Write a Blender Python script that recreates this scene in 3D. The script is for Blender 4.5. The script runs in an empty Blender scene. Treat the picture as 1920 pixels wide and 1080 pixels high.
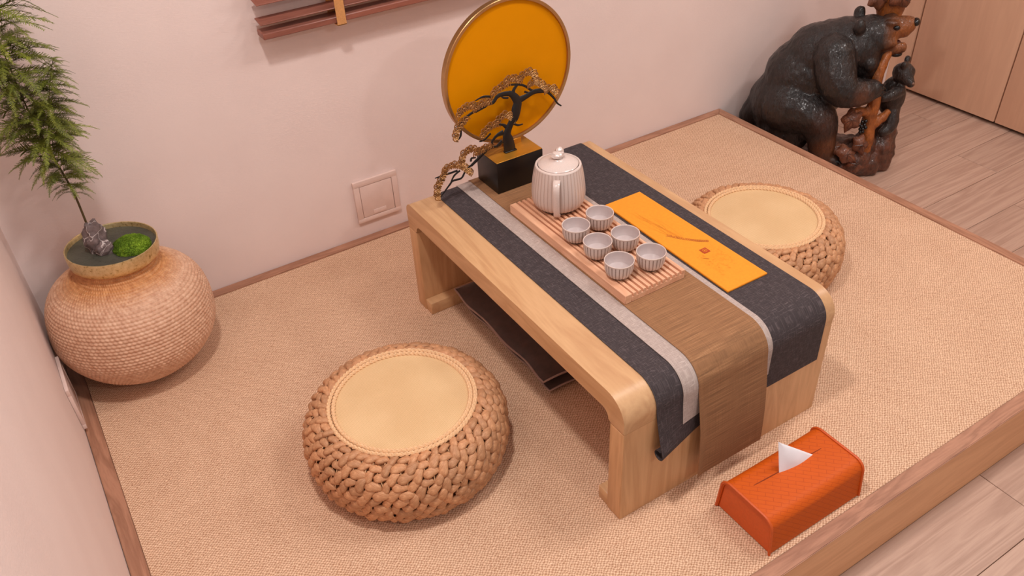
import bpy, bmesh, math, random
from mathutils import Vector, Matrix, Euler, noise
random.seed(7)
PI = math.pi
scene = bpy.context.scene
COL = scene.collection

# ------------------------------------------------------------------ camera, light, exposure
cam_data = bpy.data.cameras.new('camera')
cam_data.sensor_width = 36.0
cam_data.lens = 36.0 * 1581.9 / 1920.0
cam = bpy.data.objects.new('camera', cam_data)
COL.objects.link(cam)
cam.matrix_world = (Matrix.Translation((0.1507, -1.9628, 1.3315)) @ Matrix.Rotation(-0.5344, 4, 'Z')
                    @ Matrix.Rotation(0.9204, 4, 'X') @ Matrix.Rotation(-0.0539, 4, 'Z'))
scene.camera = cam

world = bpy.data.worlds.new('room_ambience')
scene.world = world
world.use_nodes = True
bg = world.node_tree.nodes['Background']
bg.inputs[0].default_value = (1.0, 0.925, 0.89, 1)
bg.inputs[1].default_value = 0.42

def disk_lamp(name, loc, power, size, colour, target=None):
    l = bpy.data.lights.new(name, 'AREA')
    l.shape = 'DISK'; l.size = size; l.energy = power; l.color = colour
    o = bpy.data.objects.new(name, l); COL.objects.link(o)
    o.location = loc
    if target is not None:
        o.rotation_euler = (Vector(target) - Vector(loc)).to_track_quat('-Z', 'Y').to_euler()
    return o
WARM = (1.0, 0.935, 0.90)
disk_lamp('downlight_or_fill', (0.36, -1.15, 2.2), 19.5, 0.16, WARM)
disk_lamp('downlight_or_fill', (1.75, -1.30, 2.2), 12.5, 0.55, WARM)
disk_lamp('downlight_or_fill', (1.2, -3.2, 2.2), 14.5, 0.20, WARM)  # added front fill to brighten the riser and table fronts; no known fixture
disk_lamp('downlight_or_fill', (2.85, -1.4, 2.2), 14.5, 0.30, WARM)

vs = scene.view_settings
vs.view_transform = 'Standard'; vs.look = 'None'; vs.gamma = 1.0; vs.exposure = 0.0
vs.use_curve_mapping = False

# ------------------------------------------------------------------ material helpers
def srgb(r, g, b):
    f = lambda c: (c / 255 / 12.92) if c / 255 <= 0.04045 else ((c / 255 + 0.055) / 1.055) ** 2.4
    return (f(r), f(g), f(b), 1.0)

class NT:
    def __init__(s, name):
        s.m = bpy.data.materials.new(name); s.m.use_nodes = True
        s.t = s.m.node_tree; s.n = s.t.nodes; s.p = s.n['Principled BSDF']
    def node(s, kind, **kw):
        n = s.n.new(kind)
        for k, v in kw.items(): setattr(n, k, v)
        return n
    def link(s, a, b): s.t.links.new(a, b)
    def coords(s, scale=(1, 1, 1), rot=(0, 0, 0), which='Object'):
        tc = s.node('ShaderNodeTexCoord'); mp = s.node('ShaderNodeMapping')
        mp.inputs['Scale'].default_value = scale; mp.inputs['Rotation'].default_value = rot
        s.link(tc.outputs[which], mp.inputs['Vector']); return mp.outputs['Vector']
    def noise(s, vec, scale, detail=3, rough=.5, dist=0):
        n = s.node('ShaderNodeTexNoise')
        n.inputs['Scale'].default_value = scale; n.inputs['Detail'].default_value = detail
        n.inputs['Roughness'].default_value = rough; n.inputs['Distortion'].default_value = dist
        if vec is not None: s.link(vec, n.inputs['Vector'])
        return n.outputs['Fac']
    def ramp(s, fac, stops):
        r = s.node('ShaderNodeValToRGB'); e = r.color_ramp.elements
        while len(e) < len(stops): e.new(.5)
        for k, (p, c) in enumerate(stops): e[k].position = max(p, 0); e[k].color = c
        s.link(fac, r.inputs['Fac']); return r.outputs['Color']
    def mix(s, fac, a, b, mode='MIX'):
        n = s.node('ShaderNodeMix', data_type='RGBA', blend_type=mode)
        for i, v in ((0, fac), (6, a), (7, b)):
            if isinstance(v, (int, float)): n.inputs[i].default_value = v
            elif isinstance(v, tuple): n.inputs[i].default_value = v
            else: s.link(v, n.inputs[i])
        return n.outputs[2]
    def math(s, op, a, b=None, c=None, clamp=False):
        n = s.node('ShaderNodeMath', operation=op, use_clamp=clamp)
        for i, v in enumerate((a, b, c)):
            if v is None: continue
            if isinstance(v, (int, float)): n.inputs[i].default_value = v
            else: s.link(v, n.inputs[i])
        return n.outputs[0]
    def sep(s, vec):
        n = s.node('ShaderNodeSeparateXYZ'); s.link(vec, n.inputs[0]); return n.outputs
    def bump(s, h, strength, dist):
        n = s.node('ShaderNodeBump'); n.inputs['Strength'].default_value = strength
        n.inputs['Distance'].default_value = dist; s.link(h, n.inputs['Height'])
        s.link(n.outputs['Normal'], s.p.inputs['Normal'])
    def base(s, c):
        if isinstance(c, tuple): s.p.inputs['Base Color'].default_value = c
        else: s.link(c, s.p.inputs['Base Color'])
    def set(s, **kw):
        for k, v in kw.items(): s.p.inputs[k.replace('_', ' ')].default_value = v
        return s

def plain(name, c, rough=.5, var=.12, scale=40, bump=0, bdist=.001, **kw):
    s = NT(name); v = s.coords()
    n = s.noise(v, scale, 3)
    d = tuple(x * (1 - var) for x in c[:3]) + (1,); l = tuple(min(1, x * (1 + var)) for x in c[:3]) + (1,)
    s.base(s.ramp(n, [(.3, d), (.7, l)])); s.set(Roughness=rough, **kw)
    if bump: s.bump(n, bump, bdist)
    return s.m

def wood(name, c1, c2, axis='y', scale=1.0, rough=.45, ring=7.0, rnd=0.0, coat=0, long=False):
    s = NT(name)
    if long: scale_l = .45
    else: scale_l = 1
    st = {'x': (scale_l, 9, 9), 'y': (9, 1, 9), 'z': (9, 9, 1)}[axis]
    v = s.coords(tuple(k * scale for k in st))
    if rnd:
        oi = s.node('ShaderNodeObjectInfo'); ad = s.node('ShaderNodeVectorMath', operation='ADD')
        sc = s.node('ShaderNodeVectorMath', operation='SCALE'); sc.inputs['Scale'].default_value = 37.0
        cmb = s.node('ShaderNodeCombineXYZ')
        for i in range(3): s.link(oi.outputs['Random'], cmb.inputs[i])
        s.link(cmb.outputs[0], sc.inputs[0]); s.link(v, ad.inputs[0]); s.link(sc.outputs[0], ad.inputs[1])
        v = ad.outputs[0]
    a = s.noise(v, 1.3, 4, .55, .6)
    rings = s.math('FRACT', s.math('MULTIPLY', a, ring))
    tri = s.math('ABSOLUTE', s.math('SUBTRACT', s.math('MULTIPLY', rings, 2.0), 1.0))
    fine = s.noise(v, 14, 3, .7)
    f = s.math('ADD', s.math('MULTIPLY', tri, .55), s.math('MULTIPLY', fine, .5))
    c = s.ramp(f, [(.2, c1), (.85, c2)])
    if rnd:
        k = s.math('ADD', s.math('MULTIPLY', oi.outputs['Random'], rnd), 1 - rnd / 2)
        hs = s.node('ShaderNodeHueSaturation'); s.link(k, hs.inputs['Value']); s.link(c, hs.inputs['Color']); c = hs.outputs[0]
    s.base(c); s.set(Roughness=rough)
    if coat: s.set(Coat_Weight=coat, Coat_Roughness=.15)
    s.bump(fine, .12, .0006)
    return s.m

def weave(name, light, dark, cell, rot=0.0, strength=.6, depth=.0012, tint=.10, rough=.8, lo=.25, hi=.65, contrast_noise=0.0, wob=0.0, ky=1.0):
    """woven strands: rounded cells in a half-drop layout"""
    s = NT(name); v = s.coords((1 / cell, ky / cell, 1 / cell), (0, 0, rot))
    x, y, z = s.sep(v)
    if wob:
        x = s.math('ADD', x, s.math('MULTIPLY', s.math('SUBTRACT', s.noise(s.coords(), 120, 2), .5), wob))
        y = s.math('ADD', y, s.math('MULTIPLY', s.math('SUBTRACT', s.noise(s.coords((1, 1, 1), (0, 0, 1)), 140, 2), .5), wob))
    a = s.math('SINE', s.math('MULTIPLY', x, 2 * PI)); b = s.math('SINE', s.math('MULTIPLY', y, 2 * PI))
    h = s.math('ADD', s.math('MULTIPLY', s.math('MULTIPLY', a, b), .5), .5)
    big = s.noise(s.coords(), 9, 3); wn = s.noise(s.coords((1, 1, 1)), 260, 2)
    h2 = s.math('ADD', s.math('MULTIPLY', h, .8), s.math('MULTIPLY', wn, .25 + contrast_noise))
    c = s.ramp(h2, [(lo, dark), (hi, light)])
    c = s.mix(tint, c, s.ramp(big, [(.35, dark), (.65, light)]))
    s.base(c); s.set(Roughness=rough); s.bump(h2, strength, depth)
    return s.m

def cloth(name, base, thread, sx, sy, amount=.5, rough=.85, bump=.35, weft=False):
    """plain weave with slubby threads running both ways (flat xy, hanging xz)"""
    s = NT(name)
    v = s.coords()
    x, y, z = s.sep(v)
    run = s.math('SUBTRACT', y, z)           # length along the runner, over the edge and down
    cb = s.node('ShaderNodeCombineXYZ'); s.link(x, cb.inputs[0]); s.link(run, cb.inputs[1])
    def str_noise(scl, d=2):
        m = s.node('ShaderNodeMapping'); m.inputs['Scale'].default_value = scl
        s.link(cb.outputs[0], m.inputs['Vector']); return s.noise(m.outputs[0], 1, d, .6)
    n1 = str_noise((12 if weft else 60, sy, 1)); n2 = str_noise((sx, 12 if weft else 55, 1)); n3 = str_noise((900, 900, 1), 1)
    mixed = s.math('ADD', s.math('MULTIPLY', n1, .75), s.math('MULTIPLY', n2, .25)) if weft else s.math('MAXIMUM', n1, n2)
    f = s.math('ADD', s.math('MULTIPLY', mixed, .8), s.math('MULTIPLY', n3, .25))
    dk = tuple(c * (1 - amount) for c in base[:3]) + (1,)
    s.base(s.ramp(f, [(.42, dk), (.58, base), (.78, thread)])); s.set(Roughness=rough)
    s.bump(f, bump, .0008)
    return s.m

# ------------------------------------------------------------------ mesh helpers
class MB:
    def __init__(s): s.v = []; s.f = []
    def add(s, vs, fs):
        k = len(s.v); s.v += [tuple(p) for p in vs]; s.f += [tuple(i + k for i in f) for f in fs]; return s
    def box(s, x0, x1, y0, y1, z0, z1, bev=0.0, seg=2):
        bm = bmesh.new(); bmesh.ops.create_cube(bm, size=1)
        for v in bm.verts:
            v.co = ((x0 + x1) / 2 + v.co.x * (x1 - x0), (y0 + y1) / 2 + v.co.y * (y1 - y0), (z0 + z1) / 2 + v.co.z * (z1 - z0))
        if bev: bmesh.ops.bevel(bm, geom=list(bm.edges), offset=bev, segments=seg, affect='EDGES', profile=.5)
        return s.bm(bm)
    def bm(s, bm):
        bm.verts.index_update(); s.add([v.co[:] for v in bm.verts], [[v.index for v in f.verts] for f in bm.faces]); bm.free(); return s
    def tube(s, pts, rad, n=8, cap=True, flat=1.0, up=None, closed=False):
        pts = [Vector(p) for p in pts]; m = len(pts)
        if not isinstance(rad, (list, tuple)): rad = [rad] * m
        k0 = len(s.v); prev = None
        for i, p in enumerate(pts):
            if closed: t = pts[(i + 1) % m] - pts[i - 1]
            else: t = pts[min(i + 1, m - 1)] - pts[max(i - 1, 0)]
            t = t.normalized() if t.length > 1e-9 else Vector((0, 0, 1))
            if up is not None: a = t.cross(Vector(up))
            elif prev is None: a = t.cross(Vector((0, 0, 1)) if abs(t.z) < .9 else Vector((1, 0, 0)))
            else: a = prev - t * prev.dot(t)
            if a.length < 1e-6: a = t.orthogonal()
            a.normalize(); prev = a; b = t.cross(a)
            for j in range(n):
                q = 2 * PI * j / n
                s.v.append(tuple(p + a * math.cos(q) * rad[i] + b * math.sin(q) * rad[i] * flat))
        rng = m if closed else m - 1
        for i in range(rng):
            for j in range(n):
                a0 = k0 + i * n; b0 = k0 + ((i + 1) % m) * n
                s.f.append((a0 + j, a0 + (j + 1) % n, b0 + (j + 1) % n, b0 + j))
        if cap and not closed:
            s.f.append(tuple(k0 + j for j in reversed(range(n)))); s.f.append(tuple(k0 + (m - 1) * n + j for j in range(n)))
        return s
    def lathe(s, prof, n=48, c=(0, 0, 0), cap0=False, cap1=False, fn=None):
        k0 = len(s.v); m = len(prof)
        for i, (r, z) in enumerate(prof):
            for j in range(n):
                q = 2 * PI * j / n
                rr = r if fn is None else fn(i, j, q, r, z)
                s.v.append((c[0] + rr * math.cos(q), c[1] + rr * math.sin(q), c[2] + z))
        for i in range(m - 1):
            for j in range(n):
                s.f.append((k0 + i * n + j, k0 + i * n + (j + 1) % n, k0 + (i + 1) * n + (j + 1) % n, k0 + (i + 1) * n + j))
        if cap0: s.f.append(tuple(k0 + j for j in reversed(range(n))))
        if cap1: s.f.append(tuple(k0 + (m - 1) * n + j for j in range(n)))
        return s
    def ball(s, c, r, n=16, m=10, rot=None, fn=None):
        k0 = len(s.v); c = Vector(c); r = Vector(r) if not isinstance(r, (int, float)) else Vector((r, r, r))
        R = rot if rot is not None else Matrix.Identity(3)
        def put(d):
            k = 1 if fn is None else fn(d)
            s.v.append(tuple(c + R @ Vector((d.x * r.x * k, d.y * r.y * k, d.z * r.z * k))))
        put(Vector((0, 0, -1)))
        for i in range(1, m):
            t = -PI / 2 + PI * i / m
            for j in range(n):
                q = 2 * PI * j / n
                put(Vector((math.cos(t) * math.cos(q), math.cos(t) * math.sin(q), math.sin(t))))
        put(Vector((0, 0, 1)))
        top = len(s.v) - 1
        for j in range(n):
            s.f.append((k0, k0 + 1 + (j + 1) % n, k0 + 1 + j))
            for i in range(m - 2):
                a = k0 + 1 + i * n
                s.f.append((a + j, a + (j + 1) % n, a + n + (j + 1) % n, a + n + j))
            a = k0 + 1 + (m - 2) * n
            s.f.append((a + j, a + (j + 1) % n, top))
        return s
    def prism(s, poly, axis, a, b):
        """polygon (2d list) extruded along axis from a to b"""
        k = len(poly)
        def P(u, v, w): return {'x': (w, u, v), 'y': (u, w, v), 'z': (u, v, w)}[axis]
        s.add([P(u, v, a) for u, v in poly] + [P(u, v, b) for u, v in poly],
              [tuple(range(k)), tuple(reversed(range(k, 2 * k)))] + [(i, i + k, (i + 1) % k + k, (i + 1) % k) for i in range(k)])
        return s
    def build(s, name, mat, parent=None, origin=None, smooth=True, auto=40):
        off = Vector((0, 0, 0))
        if parent is not None:
            q = parent
            while q is not None: off += q.location; q = q.parent
        elif origin is not None: off = Vector(origin)
        me = bpy.data.meshes.new(name)
        me.from_pydata([tuple(Vector(v) - off) for v in s.v], [], s.f); me.validate()
        bm = bmesh.new(); bm.from_mesh(me); bmesh.ops.recalc_face_normals(bm, faces=bm.faces)
        if smooth:
            for f in bm.faces: f.smooth = True
            lim = math.radians(auto)
            for e in bm.edges:
                if len(e.link_faces) == 2 and e.calc_face_angle(0) > lim: e.smooth = False
        bm.to_mesh(me); bm.free()
        me.materials.append(mat)
        o = bpy.data.objects.new(name, me); COL.objects.link(o)
        if parent is not None: o.parent = parent
        elif origin is not None: o.location = off
        return o

def thing(name, loc, label, cat, group=None):
    o = bpy.data.objects.new(name, None); COL.objects.link(o); o.location = loc; o.empty_display_size = .05
    return tag(o, label, cat, group)
def tag(o, label, cat, group=None):
    o['label'] = label; o['category'] = cat
    if group: o['group'] = group
    return o
def structure(o, label=None):
    o['kind'] = 'structure'
    if label: o['label'] = label
    return o
def inst(src, name, parent, loc, rot=None, scale=None):
    o = bpy.data.objects.new(name, src.data if isinstance(src, bpy.types.Object) else src); COL.objects.link(o)
    o.parent = parent; o.location = loc
    if rot is not None: o.rotation_euler = rot
    if scale is not None: o.scale = scale
    return o
def smoothpath(pts, n=6):
    """Catmull-Rom through points"""
    P = [Vector(p) for p in pts]; out = []
    for i in range(len(P) - 1):
        a, b, c, d = P[max(i - 1, 0)], P[i], P[i + 1], P[min(i + 2, len(P) - 1)]
        for k in range(n):
            t = k / n
            out.append(.5 * ((2 * b) + (c - a) * t + (2 * a - 5 * b + 4 * c - d) * t * t + (3 * b - a - 3 * c + d) * t ** 3))
    out.append(P[-1]); return out
def lerp_list(vals, n):
    out = []
    for i in range(len(vals) - 1):
        for k in range(n): out.append(vals[i] + (vals[i + 1] - vals[i]) * k / n)
    out.append(vals[-1]); return out

FZ = -0.164           # room floor; the platform's top is z = 0
PW, PD, TR = 2.2024, 1.447, 0.032   # platform width, depth, border width
XR = 3.139            # closet front

# ------------------------------------------------------------------ materials
def wallpaper(name):
    s = NT(name)
    n = s.noise(s.coords((90, 90, 420)), 1, 3, .6)
    s.base(s.ramp(s.noise(s.coords(), 6, 2), [(.3, srgb(228, 208, 202)), (.7, srgb(232, 213, 207))]))
    s.set(Roughness=.75); s.bump(n, .35, .0012); return s.m
M = {}
M['wall'] = wallpaper('wallpaper_off_white')
M['mat'] = weave('woven_sisal', srgb(240, 204, 172), srgb(164, 116, 84), .0080, 0.0, .6, .0013, .06, lo=.14, hi=.92, wob=1.1, ky=1.25)
M['border'] = wood('border_walnut', srgb(150, 104, 80), srgb(181, 131, 104), 'x', 2.5, .5, 5)
M['border_y'] = wood('border_walnut_lengthwise', srgb(150, 104, 80), srgb(181, 131, 104), 'y', 2.5, .5, 5)
M['riser'] = wood('riser_light_wood', srgb(214, 156, 112), srgb(230, 174, 128), 'x', 1.6, .5, 4)
M['plank'] = wood('floor_ash', srgb(172, 138, 120), srgb(196, 163, 144), 'x', 2.0, .45, 5, rnd=.14, long=True)
M['subfloor'] = plain('subfloor', srgb(120, 90, 72), .8)
M['door'] = wood('closet_peach_wood', srgb(222, 178, 148), srgb(231, 188, 157), 'z', 1.2, .4, 3)
M['dark'] = plain('dark_gap', srgb(30, 22, 18), .9)
M['oak'] = wood('table_oak_lengthwise', srgb(192, 146, 104), srgb(209, 166, 122), 'y', 1.3, .38, 6)
M['oak_z'] = wood('table_oak_upright', srgb(193, 145, 101), srgb(211, 164, 119), 'z', 1.3, .38, 6)
M['plate'] = plain('plate_off_white', srgb(222, 196, 186), .35, .03)
M['outline'] = plain('plate_seam_brown', srgb(120, 84, 72), .6)

# ------------------------------------------------------------------ the room
fl = MB().box(-.05, XR + .6, -2.6, .0, FZ - .05, FZ - .008).build('floor', M['subfloor'], origin=(0, 0, FZ))
structure(fl, 'light ash plank floor')
pw = .151; row = 0; y1 = -1.596 + 11 * pw
plank_cache = {}
while y1 > -2.5:
    y0 = y1 - pw
    top = min(y1, 0)
    off = [.52, .0, .33, .71, .16][row % 5] * .9
    if abs(y1 + 1.445) < .02: off = 1.6255 % .9
    x = off - .9
    while x < XR + .02:
        a, b = max(x, .0), min(x + .9, XR + .05)
        if b - a > .02 and not (b < PW - .02 and y0 > -PD + .01):
            k = (round(b - a, 4), round(top - y0, 4))
            if k not in plank_cache:
                o = MB().box(-k[0] / 2 + .0006, k[0] / 2 - .0006, -k[1] / 2 + .0006, k[1] / 2 - .0006, -.008, 0, .0008, 1).build('plank', M['plank'])
                o.parent = fl; o.location = ((a + b) / 2, (y0 + top) / 2, 0); plank_cache[k] = o
            else: inst(plank_cache[k], 'plank', fl, ((a + b) / 2, (y0 + top) / 2, 0))
        x += .9
    y1 = y0; row += 1

structure(MB().box(-.1, XR + .6, 0, .1, FZ, 2.2).build('wall_back', M['wall'], origin=(0, 0, FZ)), 'off-white wallpapered back wall')
structure(MB().box(-.1, 0, -1.75, 0, FZ, 2.2).build('wall_left', M['wall'], origin=(0, 0, FZ)), 'off-white wallpapered side wall')

# closet front on the right: jamb, two visible doors and more along the wall
def closet():
    wr = MB().box(XR + .03, XR + .1, -2.5, 0, FZ, 2.2).build('wall_right', M['dark'], origin=(XR, 0, FZ))
    structure(wr, 'dark closet recess behind the doors')
    j = MB().box(XR - .004, XR + .03, -.083, 0, FZ + .0, 2.2, .001, 1).build('trim_1', M['door'], origin=(XR, -.04, FZ)); structure(j, 'peach wood jamb beside the closet doors')
    y = -.089
    for k in range(5):
        w = .386 if k == 0 else .5
        d = MB().box(XR, XR + .02, y - w, y, FZ + .014, 2.1, .002, 2).build('door_%d' % (k + 1), M['door'], origin=(XR, y - w / 2, FZ))
        structure(d, 'peach wood closet door'); y -= w + .005
closet()

# ------------------------------------------------------------------ platform with border and mat
pl = bpy.data.objects.new('platform', None); COL.objects.link(pl); pl.location = (PW / 2, -PD / 2, FZ)
structure(pl, 'low raised platform with brown wooden border')
MB().box(0.001, PW - .021, -PD + .021, -.001, FZ, -.014).build('platform_core', M['subfloor'], pl)
MB().box(0.001, PW - .003, -PD + .001, -PD + .02, FZ, -.0046, .001, 1).build('riser_board', M['riser'], pl)
MB().box(PW - .02, PW - .003, -PD + .021, -.001, FZ, -.0046, .001, 1).build('riser_board', M['riser'], pl)
def frame(poly, mat):
    bm = bmesh.new()
    a = [bm.verts.new((x, y, -.0042)) for x, y in poly]; b = [bm.verts.new((x, y, .0)) for x, y in poly]
    bm.faces.new(a); bm.faces.new(b)
    for i in range(4): bm.faces.new((a[i], a[(i + 1) % 4], b[(i + 1) % 4], b[i]))
    bmesh.ops.bevel(bm, geom=[e for e in bm.edges if e.verts[0].co.z > -.01 and e.verts[1].co.z > -.01], offset=.0015, segments=2, affect='EDGES')
    MB().bm(bm).build('border_board', mat, pl)
g = .0002
frame([(0.001 + g, -PD), (PW - g, -PD), (PW - TR - g, -PD + TR), (TR + g, -PD + TR)], M['border'])
frame([(0.001 + g, -.001), (PW - g, -.001), (PW - TR - g, -TR), (TR + g, -TR)], M['border'])
frame([(0.001, -PD + g), (0.001, -.001 - g), (TR, -TR - g), (TR, -PD + TR + g)], M['border_y'])
frame([(PW, -PD + g), (PW, -.001 - g), (PW - TR, -TR - g), (PW - TR, -PD + TR + g)], M['border_y'])
mat_o = MB().box(TR + .0005, PW - TR - .0005, -PD + TR + .0005, -TR - .0005, -.0139, -.0015, .001, 1).build('woven_mat', M['mat'], origin=(PW / 2, -PD / 2, -.0139))
tag(mat_o, 'large tan woven mat covering the platform', 'mat')
MZ = -.0015

# ------------------------------------------------------------------ wall plates
def plate(name, label, origin, along, flip, w, h, proud, detail):
    """square flap plate: along = 'x' on the back wall, 'y' on the left wall"""
    t = thing(name, origin, label, 'wall plate')
    ox, oy, oz = origin
    def B(u0, u1, z0, z1, d0, d1, bev=.0008):
        if along == 'x': return MB().box(ox + u0, ox + u1, oy - d1, oy - d0, oz + z0, oz + z1, bev, 2)
        return MB().box(ox + d0, ox + d1, oy - u1, oy - u0, oz + z0, oz + z1, bev, 2)
    f = .0165
    m = MB()
    for q in ((0, w, 0, f - .004), (0, w, h - f, h), (0, f, f - .004, h - f), (w - f, w, f - .004, h - f)):
        bb = B(*q, .0005, proud); m.add(bb.v, bb.f)
    m.build('plate_frame', M['plate'], t)
    B(f - .002, w - f + .002, f - .006, h - f + .002, .0005, proud * .35).build('seam', M['outline'], t)
    B(f + .0012, w - f - .0012, f - .003, h - f - .0012, proud * .4, proud * .95, .0015).build('flap', M['plate'], t)
    if detail:
        B(w * .36, w * .66, f + .001, f + .014, proud * .95, proud * 1.15, .0006).build('finger_notch', M['plate'], t)
    return t
plate('wall_plate', 'square off-white flap plate on the back wall beside the low table', (.8185, 0, .0485), 'x', 1, .132, .130, .009, True)
plate('wall_plate', 'off-white plate low on the side wall beside the rattan vase', (0, -.222, .012), 'y', 1, .132, .115, .008, False)

# ------------------------------------------------------------------ wooden blind
def blind():
    bw = wood('blind_reddish_wood', srgb(128, 76, 62), srgb(152, 94, 78), 'x', 2, .4, 4)
    tape = plain('blind_tape_ochre', srgb(200, 142, 86), .8, .1, 300, .3)
    t = thing('wooden_blind', (1.1, -.035, .64), 'reddish brown wooden slatted blind with ochre ladder tape on the back wall', 'blind')
    x0, x1 = .655, 1.62
    # bottom rail with chamfered ends
    MB().box(x0, x1, -.060, -.016, .637, .652, .0022, 1).build('bottom_rail', bw, t)
    first = None
    for k in range(11):
        z = .674 + k * .045
        s = MB()
        a = math.radians(7)
        s.box(-(x1 - x0) / 2, (x1 - x0) / 2, -.021, .021, -.0017, .0017, .0012, 1)
        s.v = [(v[0] + (x0 + x1) / 2, v[1] * math.cos(a) - v[2] * math.sin(a) - .038, v[1] * math.sin(a) + v[2] * math.cos(a) + z) for v in s.v]
        s.build('slat', bw, t)
    MB().box(x0, x1, -.066, -.004, .674 + 11 * .045, .674 + 11 * .045 + .045, .003, 2).build('head_rail', bw, t)
    for x in (.845, 1.43):
        m = MB(); m.box(x - .0115, x + .0115, -.0665, -.0655, .632, 1.17); m.box(x - .0115, x + .0115, -.0115, -.0105, .632, 1.17)
        m.box(x - .0115, x + .0115, -.0665, -.0105, .6315, .6335)
        m.build('ladder_tape', tape, t)
blind()

# ------------------------------------------------------------------ low table
TX0, TX1, TYB, TYF, TH = .8176, 1.3447, -.3641, -1.1895, .30
def low_table():
    t = thing('low_table', ((TX0 + TX1) / 2, (TYB + TYF) / 2, MZ), 'low oak table with rounded ends and slab legs in the middle of the mat', 'table')
    th, ro, rk, ri, zj = .042, .050, .024, .022, .230
    def arc(cy, cz, r, a0, a1, n=10): return [(cy + r * math.cos(a0 + (a1 - a0) * i / n), cz + r * math.sin(a0 + (a1 - a0) * i / n)) for i in range(n + 1)]
    lt = .040
    outer = [(TYF, zj)] + arc(TYF + ro, TH - ro, ro, PI, PI / 2) + arc(TYB - rk, TH - rk, rk, PI / 2, 0) + [(TYB, zj)]
    inner = [(TYB - lt, zj)] + arc(TYB - lt - ri, TH - th - ri, ri, 0, PI / 2, 4) + arc(TYF + lt + ri, TH - th - ri, ri, PI / 2, PI, 4) + [(TYF + lt, zj)]
    def slab(poly, name, mat):
        bm = bmesh.new(); k = len(poly)
        a = [bm.verts.new((TX0, y, z)) for y, z in poly]; b = [bm.verts.new((TX1, y, z)) for y, z in poly]
        fa = bm.faces.new(a); fb = bm.faces.new(list(reversed(b)))
        for i in range(k): bm.faces.new((a[i], b[i], b[(i + 1) % k], a[(i + 1) % k]))
        es = [e for f in (fa, fb) for e in f.edges]
        bmesh.ops.bevel(bm, geom=es, offset=.0035, segments=3, affect='EDGES', profile=.5)
        return MB().bm(bm).build(name, mat, t, auto=30)
    slab(outer + inner, 'tabletop', M['oak'])
    for s, y in ((1, TYF), (-1, TYB)):
        slab([(y, MZ), (y + s * lt, MZ), (y + s * lt, zj - .0004), (y, zj - .0004)], 'leg', M['oak_z'])
        y0, y1 = sorted((y + s * (lt + .0003), y + s * (lt + .028)))
        MB().box(TX0 + .002, TX1 - .002, y0, y1, MZ, .032, .002, 2).build('foot_rail', M['oak'], t)
low_table()

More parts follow.
